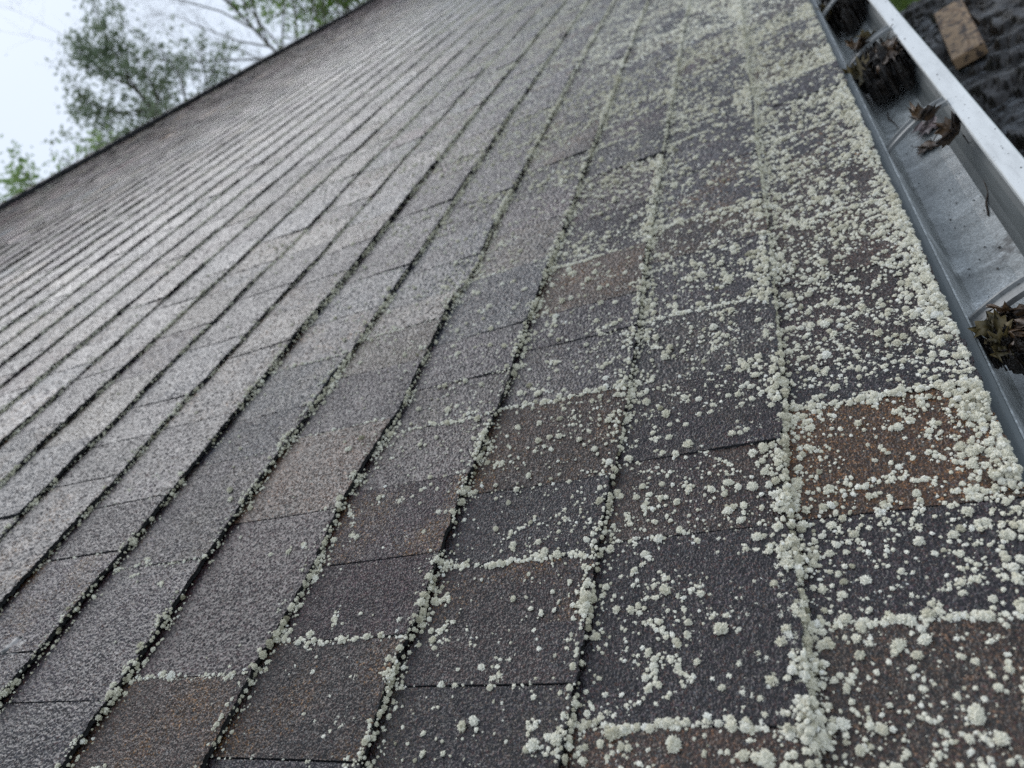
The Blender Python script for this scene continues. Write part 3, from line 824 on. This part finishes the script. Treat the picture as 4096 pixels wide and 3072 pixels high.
def build_lichen():
    p, s, ro, ix, hu = lichen_points()
    me = bpy.data.meshes.new("lichen")
    me.vertices.add(len(p)); me.vertices.foreach_set("co", p.astype(np.float32).ravel())
    for nme, typ, arr, key in (("scl", 'FLOAT_VECTOR', s, 'vector'), ("rot", 'FLOAT_VECTOR', ro, 'vector'), ("pick", 'INT', ix.astype(np.int32), 'value'), ("hue", 'FLOAT', hu, 'value')):
        a = me.attributes.new(nme, typ, 'POINT')
        a.data.foreach_set(key, arr.astype(np.int32 if typ == 'INT' else np.float32).ravel())
    me.update()
    o = link("lichen", me, LICH)
    tag(o, "pale green cream cushions of crusty lichen scattered over the shingles and thick along every edge", "lichen", kind='stuff')
    g = bpy.data.node_groups.new("lichen_growth", 'GeometryNodeTree')
    g.interface.new_socket("Geometry", in_out='INPUT', socket_type='NodeSocketGeometry')
    g.interface.new_socket("Geometry", in_out='OUTPUT', socket_type='NodeSocketGeometry')
    nn, L = g.nodes, g.links
    gi = nn.new('NodeGroupInput'); go = nn.new('NodeGroupOutput')
    toI = nn.new('GeometryNodeGeometryToInstance')
    order = []
    for q in range(9):
        near = q < 6
        ico = nn.new('GeometryNodeMeshIcoSphere'); ico.inputs['Radius'].default_value = 1; ico.inputs['Subdivisions'].default_value = (4 if q < 3 else 3) if near else 2
        sp = nn.new('GeometryNodeSetPosition')
        nz = nn.new('ShaderNodeTexNoise'); nz.noise_dimensions = '4D'; nz.inputs['W'].default_value = q*7.3; nz.inputs['Scale'].default_value = 2.1; nz.inputs['Detail'].default_value = 2.5
        rv = nn.new('FunctionNodeRandomValue'); rv.data_type = 'FLOAT'; rv.inputs['Seed'].default_value = q
        pw = nn.new('ShaderNodeMath'); pw.operation = 'POWER'; pw.inputs[1].default_value = 2.2
        mu = nn.new('ShaderNodeMath'); mu.operation = 'MULTIPLY'; mu.inputs[1].default_value = .62 if near else .45
        m2 = nn.new('ShaderNodeMath'); m2.operation = 'MULTIPLY_ADD'; m2.inputs[1].default_value = 1.1; m2.inputs[2].default_value = -.68
        ad = nn.new('ShaderNodeMath'); ad.operation = 'ADD'
        nrm = nn.new('GeometryNodeInputNormal')
        vs = nn.new('ShaderNodeVectorMath'); vs.operation = 'SCALE'
        L.new(rv.outputs[1], pw.inputs[0]); L.new(pw.outputs[0], mu.inputs[0])
        L.new(nz.outputs['Fac'], m2.inputs[0]); L.new(mu.outputs[0], ad.inputs[0]); L.new(m2.outputs[0], ad.inputs[1])
        pos = nn.new('GeometryNodeInputPosition')
        L.new(pos.outputs[0], vs.inputs[0]); L.new(ad.outputs[0], vs.inputs['Scale'])
        L.new(ico.outputs[0], sp.inputs['Geometry']); L.new(vs.outputs[0], sp.inputs['Offset'])
        sm = nn.new('GeometryNodeSetMaterial'); sm.inputs['Material'].default_value = LICH
        L.new(sp.outputs[0], sm.inputs['Geometry'])
        order.append(sm)
    for sm in reversed(order):       # the newest link to a multi-input comes first
        L.new(sm.outputs[0], toI.inputs[0])
    iop = nn.new('GeometryNodeInstanceOnPoints')
    iop.inputs['Pick Instance'].default_value = True
    def attr(name, typ):
        a = nn.new('GeometryNodeInputNamedAttribute'); a.data_type = typ; a.inputs['Name'].default_value = name
        return a.outputs[0]
    L.new(gi.outputs[0], iop.inputs['Points']); L.new(toI.outputs[0], iop.inputs['Instance'])
    L.new(attr('pick', 'INT'), iop.inputs['Instance Index'])
    er = nn.new('FunctionNodeEulerToRotation'); L.new(attr('rot', 'FLOAT_VECTOR'), er.inputs[0]); L.new(er.outputs[0], iop.inputs['Rotation'])
    L.new(attr('scl', 'FLOAT_VECTOR'), iop.inputs['Scale'])
    L.new(iop.outputs[0], go.inputs[0])
    md = o.modifiers.new("growth", 'NODES'); md.node_group = g
    print("lichen points", len(p))
    return o
build_lichen()

# ------------------------------------------------------------------ leaves and muck in the gutter
DEAD = simple("dead_leaf", (.040, .022, .011), .45, (60, .5), .0006, 300, spec=.6, col2=(.095, .052, .022))
DEADG = simple("olive_dead_leaf", (.075, .062, .022), .5, (50, .5), .0006, 300, col2=(.15, .11, .04))
MUCK = simple("wet_leaf_muck", (.008, .0065, .0055), .35, (120, .6), .003, 260, spec=.6, col2=(.022, .015, .010))
SILV = simple("bleached_leaf", (.16, .155, .15), .5, (60, .3), .0004, 400)
TWIG = simple("twig", (.05, .035, .025), .8, (200, .4))

OUT = [(0, 0), (.10, .10), (.38, .02), (.33, .16), (.52, .20), (.40, .30), (.62, .46), (.42, .44), (.44, .62), (.26, .52), (.20, .70), (.24, .84), (.10, .80), (0, 1.0)]
def leaf_mesh(size, curl, seed, fold=.5, thick=.0003):
    """lobed leaf: outline triangulated to the midrib, curled; real (thin) thickness"""
    r = random.Random(seed)
    nu = 13
    vs, fs = [], []
    half = [(x*r.uniform(.85, 1.15), y) for x, y in OUT]
    def P3(x, y):
        X, Y = x*size, (y-.4)*size
        z = fold*abs(x)*size*.7 + curl*size*((y-.4)**2)*1.6 + .05*size*math.sin(9*x+seed)*math.cos(7*y+seed)
        return (X, Y, z)
    m = len(half)
    cols = 4
    for sgn in (1, -1):
        base = len(vs)
        for (x, y) in half:
            for c in range(cols+1):
                f = c/cols
                vs.append(P3(sgn*x*f, y*f + (y*.92+.02)*(1-f)))
        for i in range(m-1):
            for c in range(cols):
                a = base+i*(cols+1)+c
                q = (a, a+1, a+cols+2, a+cols+1)
                fs.append(q if sgn > 0 else q[::-1])
    n = len(vs)
    return vs, fs
def leaf(name, loc, size, rot, mat, seed, label=None, curl=.6, fold=.5, parent=None, stalk=True, smat=None, crumple=0, cat="leaf", group=None):
    vs, fs = leaf_mesh(size, curl, seed, fold)
    r = random.Random(seed)
    if crumple:
        nf = noise2(seed, .7)
        vs = [(x+crumple*size*float(nf(y/size, z/size)), y, z+crumple*size*float(nf(x/size+3, y/size))) for x, y, z in vs]
    V = np.array(vs); n = len(V)
    V2 = np.concatenate([V, V-np.array([0, 0, .00035])])
    F = list(fs) + [tuple(i+n for i in q[::-1]) for q in fs]
    mb = MB(); mb.add(V2, F)
    if stalk:
        mb2 = MB()
        L = size*.9
        pts = [(0, -.4*size, 0), (.03*size, -.4*size-L*.4, .10*size), (.12*size, -.4*size-L*.75, .12*size), (.2*size, -.4*size-L, .05*size)]
        mb2.tube(pts, [.0010, .0007, .0006, .0009], 5)
    o = mb.build(name, mat, parent, smooth=True)
    if parent is None:
        o.location = loc; o.rotation_euler = rot
        if label: tag(o, label, cat, group)
    else:
        o.location = loc; o.rotation_euler = rot
    if stalk: mb2.build("stalk", smat or TWIG, o, smooth=True)
    return o

def lump(name, c, rad, seed, mat, parent=None, sub=4, rough=.35, flat=.6):
    import bmesh
    bm = bmesh.new(); bmesh.ops.create_icosphere(bm, subdivisions=sub, radius=1)
    r = np.random.default_rng(seed)
    n1 = noise2(seed, 1.1); n2 = noise2(seed+1, .35); n3 = noise2(seed+2, .13)
    for v in bm.verts:
        x, y, z = v.co
        f = 1 + rough*(.6*float(n1(x+z, y)) + .35*float(n2(x, y+z)) + .06*float(n3(x+y, z)))*.7
        f = max(f, .3)
        v.co = (x*rad[0]*f, y*rad[1]*f, z*rad[2]*f)
    me = bpy.data.meshes.new(name); bm.to_mesh(me); bm.free()
    o = link(name, me, mat, parent)
    return o

def mat_mesh(rad, seed, parent, mat):
    """soggy mat: ragged-edged heap with leaf-sized folds"""
    n = 110
    g = np.linspace(-1.25, 1.25, n); X, Y = np.meshgrid(g, g)
    a, b_, c_, d_ = noise2(seed, 1.2), noise2(seed+1, .42), noise2(seed+2, .16), noise2(seed+3, .07)
    R = np.hypot(X, Y) + .16*a(X, Y) + .10*b_(X, Y) + .05*c_(X, Y)
    dome = np.sqrt(np.clip(1-R**2, 0, 1))
    fold = np.abs(b_(X*1.1, Y))*.30 + np.abs(c_(X, Y))*.16 + .05*d_(X, Y)
    Z = dome*(.75 + fold) - .35*(R > 1)
    V = np.stack([X*rad[0], Y*rad[1], Z*rad[2] - rad[2]*.55], -1).reshape(-1, 3)
    idx = np.arange(n*n).reshape(n, n)
    keep = (np.minimum.reduce([R[:-1, :-1], R[1:, :-1], R[:-1, 1:], R[1:, 1:]]) < 1.0)
    F = np.stack([idx[:-1, :-1], idx[:-1, 1:], idx[1:, 1:], idx[1:, :-1]], -1)[keep]
    return link("muck", np_mesh("muck", V, F), mat, parent)

def leaf_clump(name, label, loc, rad, seed, specs, extra=14):
    root = bpy.data.objects.new(name, None); COL.objects.link(root); root.location = loc
    tag(root, label, "leaf clump")
    mat_mesh(rad, seed, root, MUCK)
    r = random.Random(seed)
    for i in range(extra):
        th = r.uniform(0, 6.28); rr = r.uniform(0, .8)
        p = (rad[0]*rr*math.cos(th), rad[1]*rr*math.sin(th), rad[2]*(.25 + .35*math.sqrt(1-rr*rr)))
        leaf("leaf", p, r.uniform(.026, .040), (r.gauss(0, .3), r.gauss(0, .3), r.uniform(0, 6.28)), MUCK if r.random() < .6 else DEAD, seed*50+i, parent=root, stalk=r.random() < .3, crumple=.07, curl=-.3, fold=-.15)
    for i, (p, s, ro, mt) in enumerate(specs):
        leaf("leaf", p, s, ro, mt, seed*90+i, parent=root, stalk=True, crumple=.08)
    return root
leaf_clump("leaf_clump", "dark wet leaf clump straddling the gutter strap, brown curled leaf on its far side", (.054, 1.385, EAVE-.036), (.040, .082, .034), 4,
           [((-.012, .035, .034), .042, (.9, .3, 2.2), DEAD), ((-.030, -.02, .015), .045, (.6, -.6, 1.2), DEADG), ((.004, .05, .03), .04, (1.2, 0, 3.0), DEADG)], 7)
leaf_clump("leaf_clump", "black leaf clump packed under the strap at the far top end of the gutter", (.052, 1.93, EAVE-.040), (.042, .15, .036), 8,
           [((-.034, -.07, .012), .05, (.5, -.7, .6), DEADG)], 7)
leaf_clump("leaf_clump", "ragged olive brown leaf clump hooked on the gutter edge at the right of the photo", (.034, .560, EAVE-.018), (.020, .030, .014), 13,
           [((-.008, .006, .006), .032, (.4, -.5, 1.0), DEADG), ((.010, .014, .010), .034, (.9, .4, 2.6), DEAD), ((-.008, -.012, .004), .028, (.3, -.9, 2.0), DEADG)], 4)
leaf("dead_leaf", (.064, 1.005, EAVE-.002), .038, (1.0, .2, 2.5), DEAD, 31, "brown dead maple leaf draped over the middle of the bare gutter strap", fold=.9, curl=1.0)
leaf("dead_leaf", (.086, .975, EAVE-.024), .042, (1.25, .5, 3.6), DEAD, 32, "brown dead maple leaf hanging below the strap beside the front lip", fold=.7, curl=.5)
leaf("dead_leaf", (.070, 1.16, EAVE-.079), .050, (.05, 0, .9), simple("grey_dead_leaf", (.16, .12, .12), .4, (60, .4)), 33, "flat greyish leaf stuck to the wet gutter floor beyond the bare strap", fold=.03, curl=.05)
leaf("dead_leaf", (.052, 1.10, EAVE-.080), .032, (.05, 0, 2.2), DEAD, 34, "small brown leaf stuck flat to the gutter floor near the bare strap", fold=.05, curl=.05)

def twig(pts, rad, label):
    c = Vector(pts[0]); mb = MB()
    mb.tube([Vector(p)-c for p in pts], rad, 5)
    o = mb.build("twig", TWIG, None, smooth=True, loc=c); tag(o, label, "twig"); return o
twig([(.068, .86, EAVE-.083), (.073, .885, EAVE-.081), (.080, .90, EAVE-.079), (.084, .93, EAVE-.074)], [.001, .0012, .0008, .0005], "short dark twig lying on the pale gutter floor nearer than the bare strap")
twig([(.030, 1.30, EAVE-.083), (.027, 1.27, EAVE-.081), (.031, 1.25, EAVE-.083), (.033, 1.22, EAVE-.083)], [.0008, .001, .0008, .0005], "tiny crooked twig on the gutter floor between the strap and the leaf clump")
# pine needle on the clean courses, bleached leaf near the lower left
def on_roof(u, v, h=0.0):
    k = math.floor(v); return P(u, v, T0*(1-(v-k)/1.07)+.004+h)
lq = on_roof(1.96, 6.34, .006)
_q = (Vector((ST, 0, CT)).to_track_quat('Z', 'Y') @ Euler((0, 0, 1.9)).to_quaternion()).to_euler()
leaf("bleached_leaf", tuple(lq), .034, _q, SILV, 41, "thin bleached maple leaf pressed flat on a shingle at the lower left edge", fold=.03, curl=.02, stalk=False)

def flecks():
    import bmesh
    bm0 = bmesh.new(); bmesh.ops.create_icosphere(bm0, subdivisions=1, radius=1)
    bv = np.array([v.co[:] for v in bm0.verts]); bf = np.array([[v.index for v in f.verts] for f in bm0.faces]); bm0.free()
    r_ = np.random.default_rng(88); V, F = [], []
    n = 230
    for i in range(n):
        y = r_.uniform(.35, 2.3)
        if i < 190: x, z = r_.uniform(.018, .074), -.0838
        else: x, z = r_.uniform(.098, .115), -.0062
        s_ = r_.lognormal(math.log(.0005), .45)
        sc = np.array([s_*r_.uniform(.7, 1.4), s_*r_.uniform(.8, 3.2), s_*.5]); an = r_.normal(0, .5)
        w = bv*sc*(1+r_.normal(0, .2, bv.shape)); ca, sa = math.cos(an), math.sin(an)
        V.append(np.column_stack([w[:, 0]*ca-w[:, 1]*sa + x, w[:, 0]*sa+w[:, 1]*ca + y, w[:, 2] + EAVE + z])); F.append(bf+12*i)
    tag(link("flecks", np_mesh("flecks", np.concatenate(V), np.concatenate(F)), MUCK), "dark specks of grit and bark on the gutter floor and front lip", "grit", kind='stuff')
flecks()

# ------------------------------------------------------------------ platform with muck and wood block below
def platform():
    m, t, b = new_mat("wet_weathered_boards")
    c = coord(t, (1.0, 2.8, 1), rot=(0, 0, math.radians(31)))
    n1 = N(t, 'ShaderNodeTexNoise'); n1.inputs['Scale'].default_value = 9; n1.inputs['Detail'].default_value = 9; n1.inputs['Roughness'].default_value = .68; n1.inputs['Distortion'].default_value = .5
    t.links.new(c, n1.inputs['Vector'])
    r = ramp(t, [(.40, (.004, .004, .004)), (.485, (.016, .016, .017)), (.52, (.075, .08, .085)), (.70, (.19, .20, .215))]); t.links.new(n1.outputs[0], r.inputs[0])
    n2 = N(t, 'ShaderNodeTexNoise'); n2.inputs['Scale'].default_value = 42; n2.inputs['Detail'].default_value = 6; n2.inputs['Roughness'].default_value = .7
    t.links.new(coord(t), n2.inputs['Vector'])
    d = ramp(t, [(.52, (0,)*3), (.58, (1,)*3)]); t.links.new(n2.outputs[0], d.inputs[0])
    base = mixc(t, math_(t, 'MULTIPLY', d.outputs[0], .85), r.outputs[0], (.016, .013, .012))
    t.links.new(base, b.inputs['Base Color']); b.inputs['Roughness'].default_value = .38
    bp = N(t, 'ShaderNodeBump'); bp.inputs['Distance'].default_value = .012; bp.inputs['Strength'].default_value = .8
    t.links.new(math_(t, 'ADD', n1.outputs[0], math_(t, 'MULTIPLY', d.outputs[0], .25)), bp.inputs['Height']); t.links.new(bp.outputs[0], b.inputs['Normal'])
    root = bpy.data.objects.new("platform", None); COL.objects.link(root)
    tag(root, "wet grey board platform below the gutter smeared with black leaf muck", "platform")
    ZT = EAVE - .61
    poly = [(-.22, 3.737), (1.6, 2.645), (1.6, .45), (-.22, .45)]
    mb = MB()
    mb.add([(x, y, ZT) for x, y in poly] + [(x, y, ZT-.035) for x, y in poly], [(3,2,1,0),(4,5,6,7),(0,1,5,4),(1,2,6,5),(2,3,7,6),(3,0,4,7)])
    mb.build("deck", m, root)
    for x, y in ((-.15, 3.55), (1.5, 2.6), (1.5, .55), (-.15, .55)):
        mb = MB(); mb.box((x-.045, y-.045, 0), (x+.045, y+.045, ZT-.035)); mb.build("leg", simple("leg_wood", (.25, .2, .15), .8), root)
    # heaps of muck: one uncountable mass
    r_ = np.random.default_rng(17)
    import bmesh
    bm0 = bmesh.new(); bmesh.ops.create_icosphere(bm0, subdivisions=1, radius=1)
    bv = np.array([v.co[:] for v in bm0.verts]); bf = np.array([[v.index for v in f.verts] for f in bm0.faces]); bm0.free()
    nf = noise2(61, .5); nf2 = noise2(62, .16)
    cnt = 16000
    # streaks follow the board direction
    x = r_.uniform(.05, 1.2, cnt*3); y = r_.uniform(.6, 3.3, cnt*3)
    a = .857*x - .515*y; bb = .515*x + .857*y
    keep = (nf(a*.45, bb*1.2) + .8*nf2(a*.5, bb) > .35) & (y < 3.58 - .6*(x+.02))
    x, y = x[keep][:cnt], y[keep][:cnt]
    V, F = [], []
    for i in range(len(x)):
        s = r_.lognormal(math.log(.0050), .6)
        sc = np.array([s*r_.uniform(.7, 2.2), s*r_.uniform(.6, 1.1), s*r_.uniform(.25, .7)])
        an = -.54 + r_.normal(0, .5); ca, sa = math.cos(an), math.sin(an)
        w = bv*sc*(1+r_.normal(0, .22, bv.shape))
        w = np.column_stack([w[:, 0]*ca - w[:, 1]*sa, w[:, 0]*sa + w[:, 1]*ca, w[:, 2]])
        V.append(w + np.array([x[i], y[i], ZT + sc[2]*.4])); F.append(bf + 12*i)
    nb = 12*len(x)
    gx = np.linspace(-.1, 1.3, 180); gy = np.linspace(.6, 3.75, 400); X, Y = np.meshgrid(gx, gy)
    A = .857*X - .515*Y; Bq = .515*X + .857*Y
    h1, h2, h3, h4 = noise2(71, .55), noise2(72, .20), noise2(73, .075), noise2(74, .03)
    Hh = h1(A*.5, Bq*1.3) + .9*h2(A*.6, Bq*1.2) + .6*h3(A, Bq) + .25*h4(A, Bq)
    Z = ZT + np.clip(Hh-.1, -.3, 2.2)*.013 + .004*h3(A+2, Bq)*(Hh > .1)
    Z = np.where(Y > 3.60-.6*(X+.02), ZT-.01, Z)
    Z = np.where((np.abs(X-.282) < .055) & (np.abs(Y-2.82) < .24), np.minimum(Z, ZT+.012), Z)
    idx2 = np.arange(Z.size).reshape(Z.shape) + nb
    V.append(np.stack([X, Y, Z], -1).reshape(-1, 3))
    Fq = np.stack([idx2[:-1, :-1], idx2[:-1, 1:], idx2[1:, 1:], idx2[1:, :-1]], -1).reshape(-1, 4)
    ok_ = ((Y < 3.58-.6*(X+.02)) & (Z > ZT-.001))
    Fq = Fq[(ok_[:-1, :-1] | ok_[1:, 1:] | ok_[:-1, 1:] | ok_[1:, :-1]).reshape(-1)]
    Fq = Fq[(V[-1][Fq[:, 0]-nb, 1] < 3.57-.6*(V[-1][Fq[:, 0]-nb, 0]+.02))]
    me = np_mesh("leaf_muck", np.concatenate(V), [np.concatenate(F), Fq])
    o = link("leaf_muck", me, MUCK); tag(o, "black crumbs of wet leaf muck strewn over the grey platform", "leaf muck", kind='stuff')
    # short length of fresh sawn board
    wm, wt, wb = new_mat("sawn_pine")
    wc = coord(wt, (1, .22, 1))
    wn = N(wt, 'ShaderNodeTexWave', wave_type='RINGS', rings_direction='SPHERICAL'); wn.inputs['Scale'].default_value = 26; wn.inputs['Distortion'].default_value = 3.5; wn.inputs['Detail'].default_value = 2; wn.inputs['Detail Scale'].default_value = 1.2
    mp = wc.node; mp.inputs['Location'].default_value = (.03, .02, .1)
    wt.links.new(wc, wn.inputs['Vector'])
    wr = ramp(wt, [(.1, (.33, .215, .12)), (.7, (.39, .265, .16)), (1, (.21, .125, .065))]); wt.links.new(wn.outputs['Fac'], wr.inputs[0])
    n5 = N(wt, 'ShaderNodeTexNoise'); n5.inputs['Scale'].default_value = 45; n5.inputs['Detail'].default_value = 6
    wt.links.new(coord(wt), n5.inputs['Vector'])
    dr = ramp(wt, [(.53, (0,)*3), (.57, (1,)*3)]); wt.links.new(n5.outputs[0], dr.inputs[0])
    wt.links.new(mixc(wt, math_(wt, 'MULTIPLY', dr.outputs[0], .85), wr.outputs[0], (.03, .022, .02)), wb.inputs['Base Color']); wb.inputs['Roughness'].default_value = .7
    import bmesh
    bm = bmesh.new(); bmesh.ops.create_cube(bm, size=1)
    for v in bm.verts: v.co = (v.co.x*.089, v.co.y*.50, v.co.z*.038)
    bmesh.ops.bevel(bm, geom=bm.edges[:], offset=.003, segments=2, affect='EDGES')
    me = bpy.data.meshes.new("wood_block"); bm.to_mesh(me); bm.free()
    o = link("wood_block", me, wm, loc=(.282, 2.82, ZT+.0255)); o.rotation_euler = (math.radians(-.6), math.radians(3), math.radians(-6))
    tag(o, "short pale sawn pine board lying in the black muck on the platform", "wood block")
platform()

# ------------------------------------------------------------------ ground
def ground():
    m, t, b = new_mat("grass_ground")
    n1 = N(t, 'ShaderNodeTexNoise'); n1.inputs['Scale'].default_value = 3; n1.inputs['Detail'].default_value = 8
    t.links.new(coord(t), n1.inputs['Vector'])
    r = ramp(t, [(.3, (.045, .085, .015)), (.55, (.09, .15, .02)), (.75, (.13, .19, .03))]); t.links.new(n1.outputs[0], r.inputs[0])
    t.links.new(r.outputs[0], b.inputs['Base Color']); b.inputs['Roughness'].default_value = .9
    mb = MB(); mb.add([(-300, -300, 0), (300, -300, 0), (300, 300, 0), (-300, 300, 0)], [(0, 1, 2, 3)])
    tag(mb.build("ground", m), kind='structure')
    # grass blades and small yellow flowers where the photo sees the lawn
    r_ = np.random.default_rng(5); n = 26000
    x = r_.uniform(0, 2.2, n); y = r_.uniform(7.5, 16, n)
    h = r_.uniform(.04, .12, n); an = r_.uniform(0, 6.28, n); w = r_.uniform(.003, .006, n)
    dx, dy = np.cos(an)*w, np.sin(an)*w; lx, ly = r_.normal(0, .03, n), r_.normal(0, .03, n)
    z = np.zeros(n)
    V = np.stack([np.stack([x-dx, y-dy, z], -1), np.stack([x+dx, y+dy, z], -1), np.stack([x+lx, y+ly, h], -1)], 1).reshape(-1, 3)
    F = np.arange(3*n).reshape(-1, 3)
    gm = simple("grass_blade", (.10, .17, .025), .6, (4, .4), col2=(.20, .27, .04))
    tag(link("grass", np_mesh("grass", V, F), gm), "bright green lawn grass seen beyond the platform", "grass", kind='stuff')
ground()

# ------------------------------------------------------------------ trees beyond the ridge
def leafmat(name, c1, c2, sub=.0):
    m, t, b = new_mat(name)
    n1 = N(t, 'ShaderNodeTexNoise'); n1.inputs['Scale'].default_value = 1.3; n1.inputs['Detail'].default_value = 3
    t.links.new(coord(t), n1.inputs['Vector'])
    r = ramp(t, [(.35, c1), (.65, c2)]); t.links.new(n1.outputs[0], r.inputs[0])
    t.links.new(r.outputs[0], b.inputs['Base Color']); b.inputs['Roughness'].default_value = .55
    tr = N(t, 'ShaderNodeBsdfTranslucent'); t.links.new(r.outputs[0], tr.inputs['Color'])
    mx = N(t, 'ShaderNodeMixShader'); mx.inputs[0].default_value = .5
    out = t.nodes['Material Output']
    t.links.new(b.outputs[0], mx.inputs[1]); t.links.new(tr.outputs[0], mx.inputs[2]); t.links.new(mx.outputs[0], out.inputs['Surface'])
    return m
BARK = simple("bark", (.12, .105, .09), .9, (15, .4), .01, 40)

def tree(name, label, base, height, spread, crown_z0, mat, seed, nlimb=26, leaves=9000, lsize=.07, twiggy=1.0, lean=(0, 0), bark=BARK, clump=.28, group=None, tilt_up=.5, trunk_r=None, twigr=1.0):
    r = random.Random(seed); nr = np.random.default_rng(seed)
    root = bpy.data.objects.new(name, None); COL.objects.link(root); root.location = base
    tag(root, label, "tree", group or "trees behind the ridge")
    mb = MB()
    R0 = trunk_r or height*.017
    pts = []; x = y = 0
    nseg = 9
    for i in range(nseg+1):
        f = i/nseg
        pts.append((x + lean[0]*f*height, y + lean[1]*f*height, f*height*.94)); x += r.gauss(0, height*.008); y += r.gauss(0, height*.008)
    mb.tube(pts, [R0*(1-.85*i/nseg) for i in range(nseg+1)], 8)
    tips = []
    def at(f):
        f = min(max(f, 0), .999)*nseg; i = int(f); g = f-i
        return Vector(pts[i]).lerp(Vector(pts[i+1]), g)
    for b in range(nlimb):
        f = crown_z0/height + (1-crown_z0/height)*((b+r.random())/nlimb)*.97
        p = at(f)
        az = b*2.4 + r.uniform(-.5, .5)
        g = (f-crown_z0/height)/(1-crown_z0/height)
        L = spread*(math.sin(math.pi*min(1, (g*.66+.22)))**.7)*r.uniform(.75, 1.15)
        up = tilt_up*(.5+g)
        d = Vector((math.cos(az), math.sin(az), up)).normalized()
        seg = 5; q = [p.copy()]; dd = d.copy()
        for s in range(seg):
            dd = (dd + Vector((r.gauss(0, .14), r.gauss(0, .14), r.gauss(.05, .10)))).normalized()
            q.append(q[-1] + dd*(L/seg))
        rb = R0*(.42-.25*g)
        mb.tube([tuple(v) for v in q], [rb*(1-.8*s/seg) for s in range(seg+1)], 5)
        ns = max(4, int(9*twiggy))
        for s in range(ns):
            ff = .25 + .75*(s+r.random())/ns
            k = min(int(ff*seg), seg-1); base_p = q[k].lerp(q[k+1], ff*seg-k)
            d2 = (dd + Vector((r.gauss(0, .8), r.gauss(0, .8), r.gauss(.25, .5)))).normalized()
            l2 = L*r.uniform(.22, .45)
            e = [base_p, base_p + d2*l2*.5 + Vector((r.gauss(0, .04), r.gauss(0, .04), .02))*l2, base_p + d2*l2]
            mb.tube([tuple(v) for v in e], [rb*.26*twigr, rb*.17*twigr, rb*.07*twigr], 4)
            tips.append((e[1], .8)); tips.append((e[2], 1.0))
            for s2 in range(int(3*twiggy)):
                o = e[1].lerp(e[2], r.random()); d3 = (d2 + Vector((r.gauss(0, .7), r.gauss(0, .7), r.gauss(.2, .5)))).normalized()
                t3 = o + d3*l2*r.uniform(.3, .6)
                mb.tube([tuple(o), tuple(o.lerp(t3, .5)+Vector((0, 0, .01))), tuple(t3)], [rb*.10*twigr, rb*.07*twigr, rb*.03*twigr], 3)
                tips.append((t3, .7))
    mb.build("trunk", bark, root)
    if leaves:
        T = np.array([tuple(p) for p, w in tips]); n = leaves
        ww = nr.random(len(T))**.8 + .1
        pick = nr.choice(len(T), n, p=ww/ww.sum())
        C = T[pick] + np.clip(nr.normal(0, 1, (n, 3)), -1.6, 1.6)*clump*np.array([1, 1, .8])*nr.random((n, 1))**.8
        A = nr.normal(0, 1, (n, 3)); A[:, 2] *= .6; A /= np.linalg.norm(A, axis=1)[:, None]
        Bv = np.cross(A, nr.normal(0, 1, (n, 3))); Bv /= np.linalg.norm(Bv, axis=1)[:, None]
        s = lsize*nr.uniform(.6, 1.3, (n, 1))
        Cn = np.cross(A, Bv)*.12
        V = np.stack([C - A*s*.5, C + Bv*s*.3 + Cn*s, C + A*s*.6, C - Bv*s*.3 + Cn*s], 1).reshape(-1, 3)
        F = np.arange(4*n).reshape(-1, 4)
        link("crown", np_mesh("crown", V, F), mat, root)
    return root
LM1 = leafmat("leaf_grey_green", (.15, .195, .125), (.22, .265, .17))
LM2 = leafmat("leaf_yellow_green", (.17, .22, .04), (.26, .30, .07))
LM3 = leafmat("leaf_bright_green", (.11, .20, .035), (.20, .30, .06))
LM4 = leafmat("leaf_light_green", (.16, .26, .08), (.26, .36, .12))
def polar(dx, dy, D): return (dx*D, dy*D, 0)
tree("leafy_tree", "large grey green leafy tree rising behind the ridge at the left", polar(-.645, .765, 18), 8.4, 2.3, 3.2, LM1, 11, nlimb=30, leaves=16000, lsize=.085, clump=.20)
tree("sapling", "yellow green young tree just behind the ridge in front of the grey green tree", polar(-.632, .776, 16.6), 6.15, 1.0, 3.2, LM2, 12, nlimb=16, leaves=2600, lsize=.11, clump=.25)
tree("bare_tree", "nearly bare tree with fine grey twigs behind the middle of the ridge", polar(-.515, .857, 23), 11.5, 4.6, 3.5, LM4, 13, nlimb=34, leaves=350, lsize=.07, twiggy=2.0, clump=.1, tilt_up=1.1, twigr=.7, trunk_r=.10)
tree("bushy_tree", "bright green bushy tree at the top behind the far end of the ridge", polar(-.425, .905, 27), 9.5, 3.0, 3.2, LM3, 14, nlimb=26, leaves=12000, lsize=.15, clump=.35)
tree("small_tree", "small light green tree top just showing behind the ridge at the left edge", polar(-.765, .644, 15.2), 7.0, 1.4, 4.0, LM4, 15, nlimb=16, leaves=3000, lsize=.10, clump=.22)
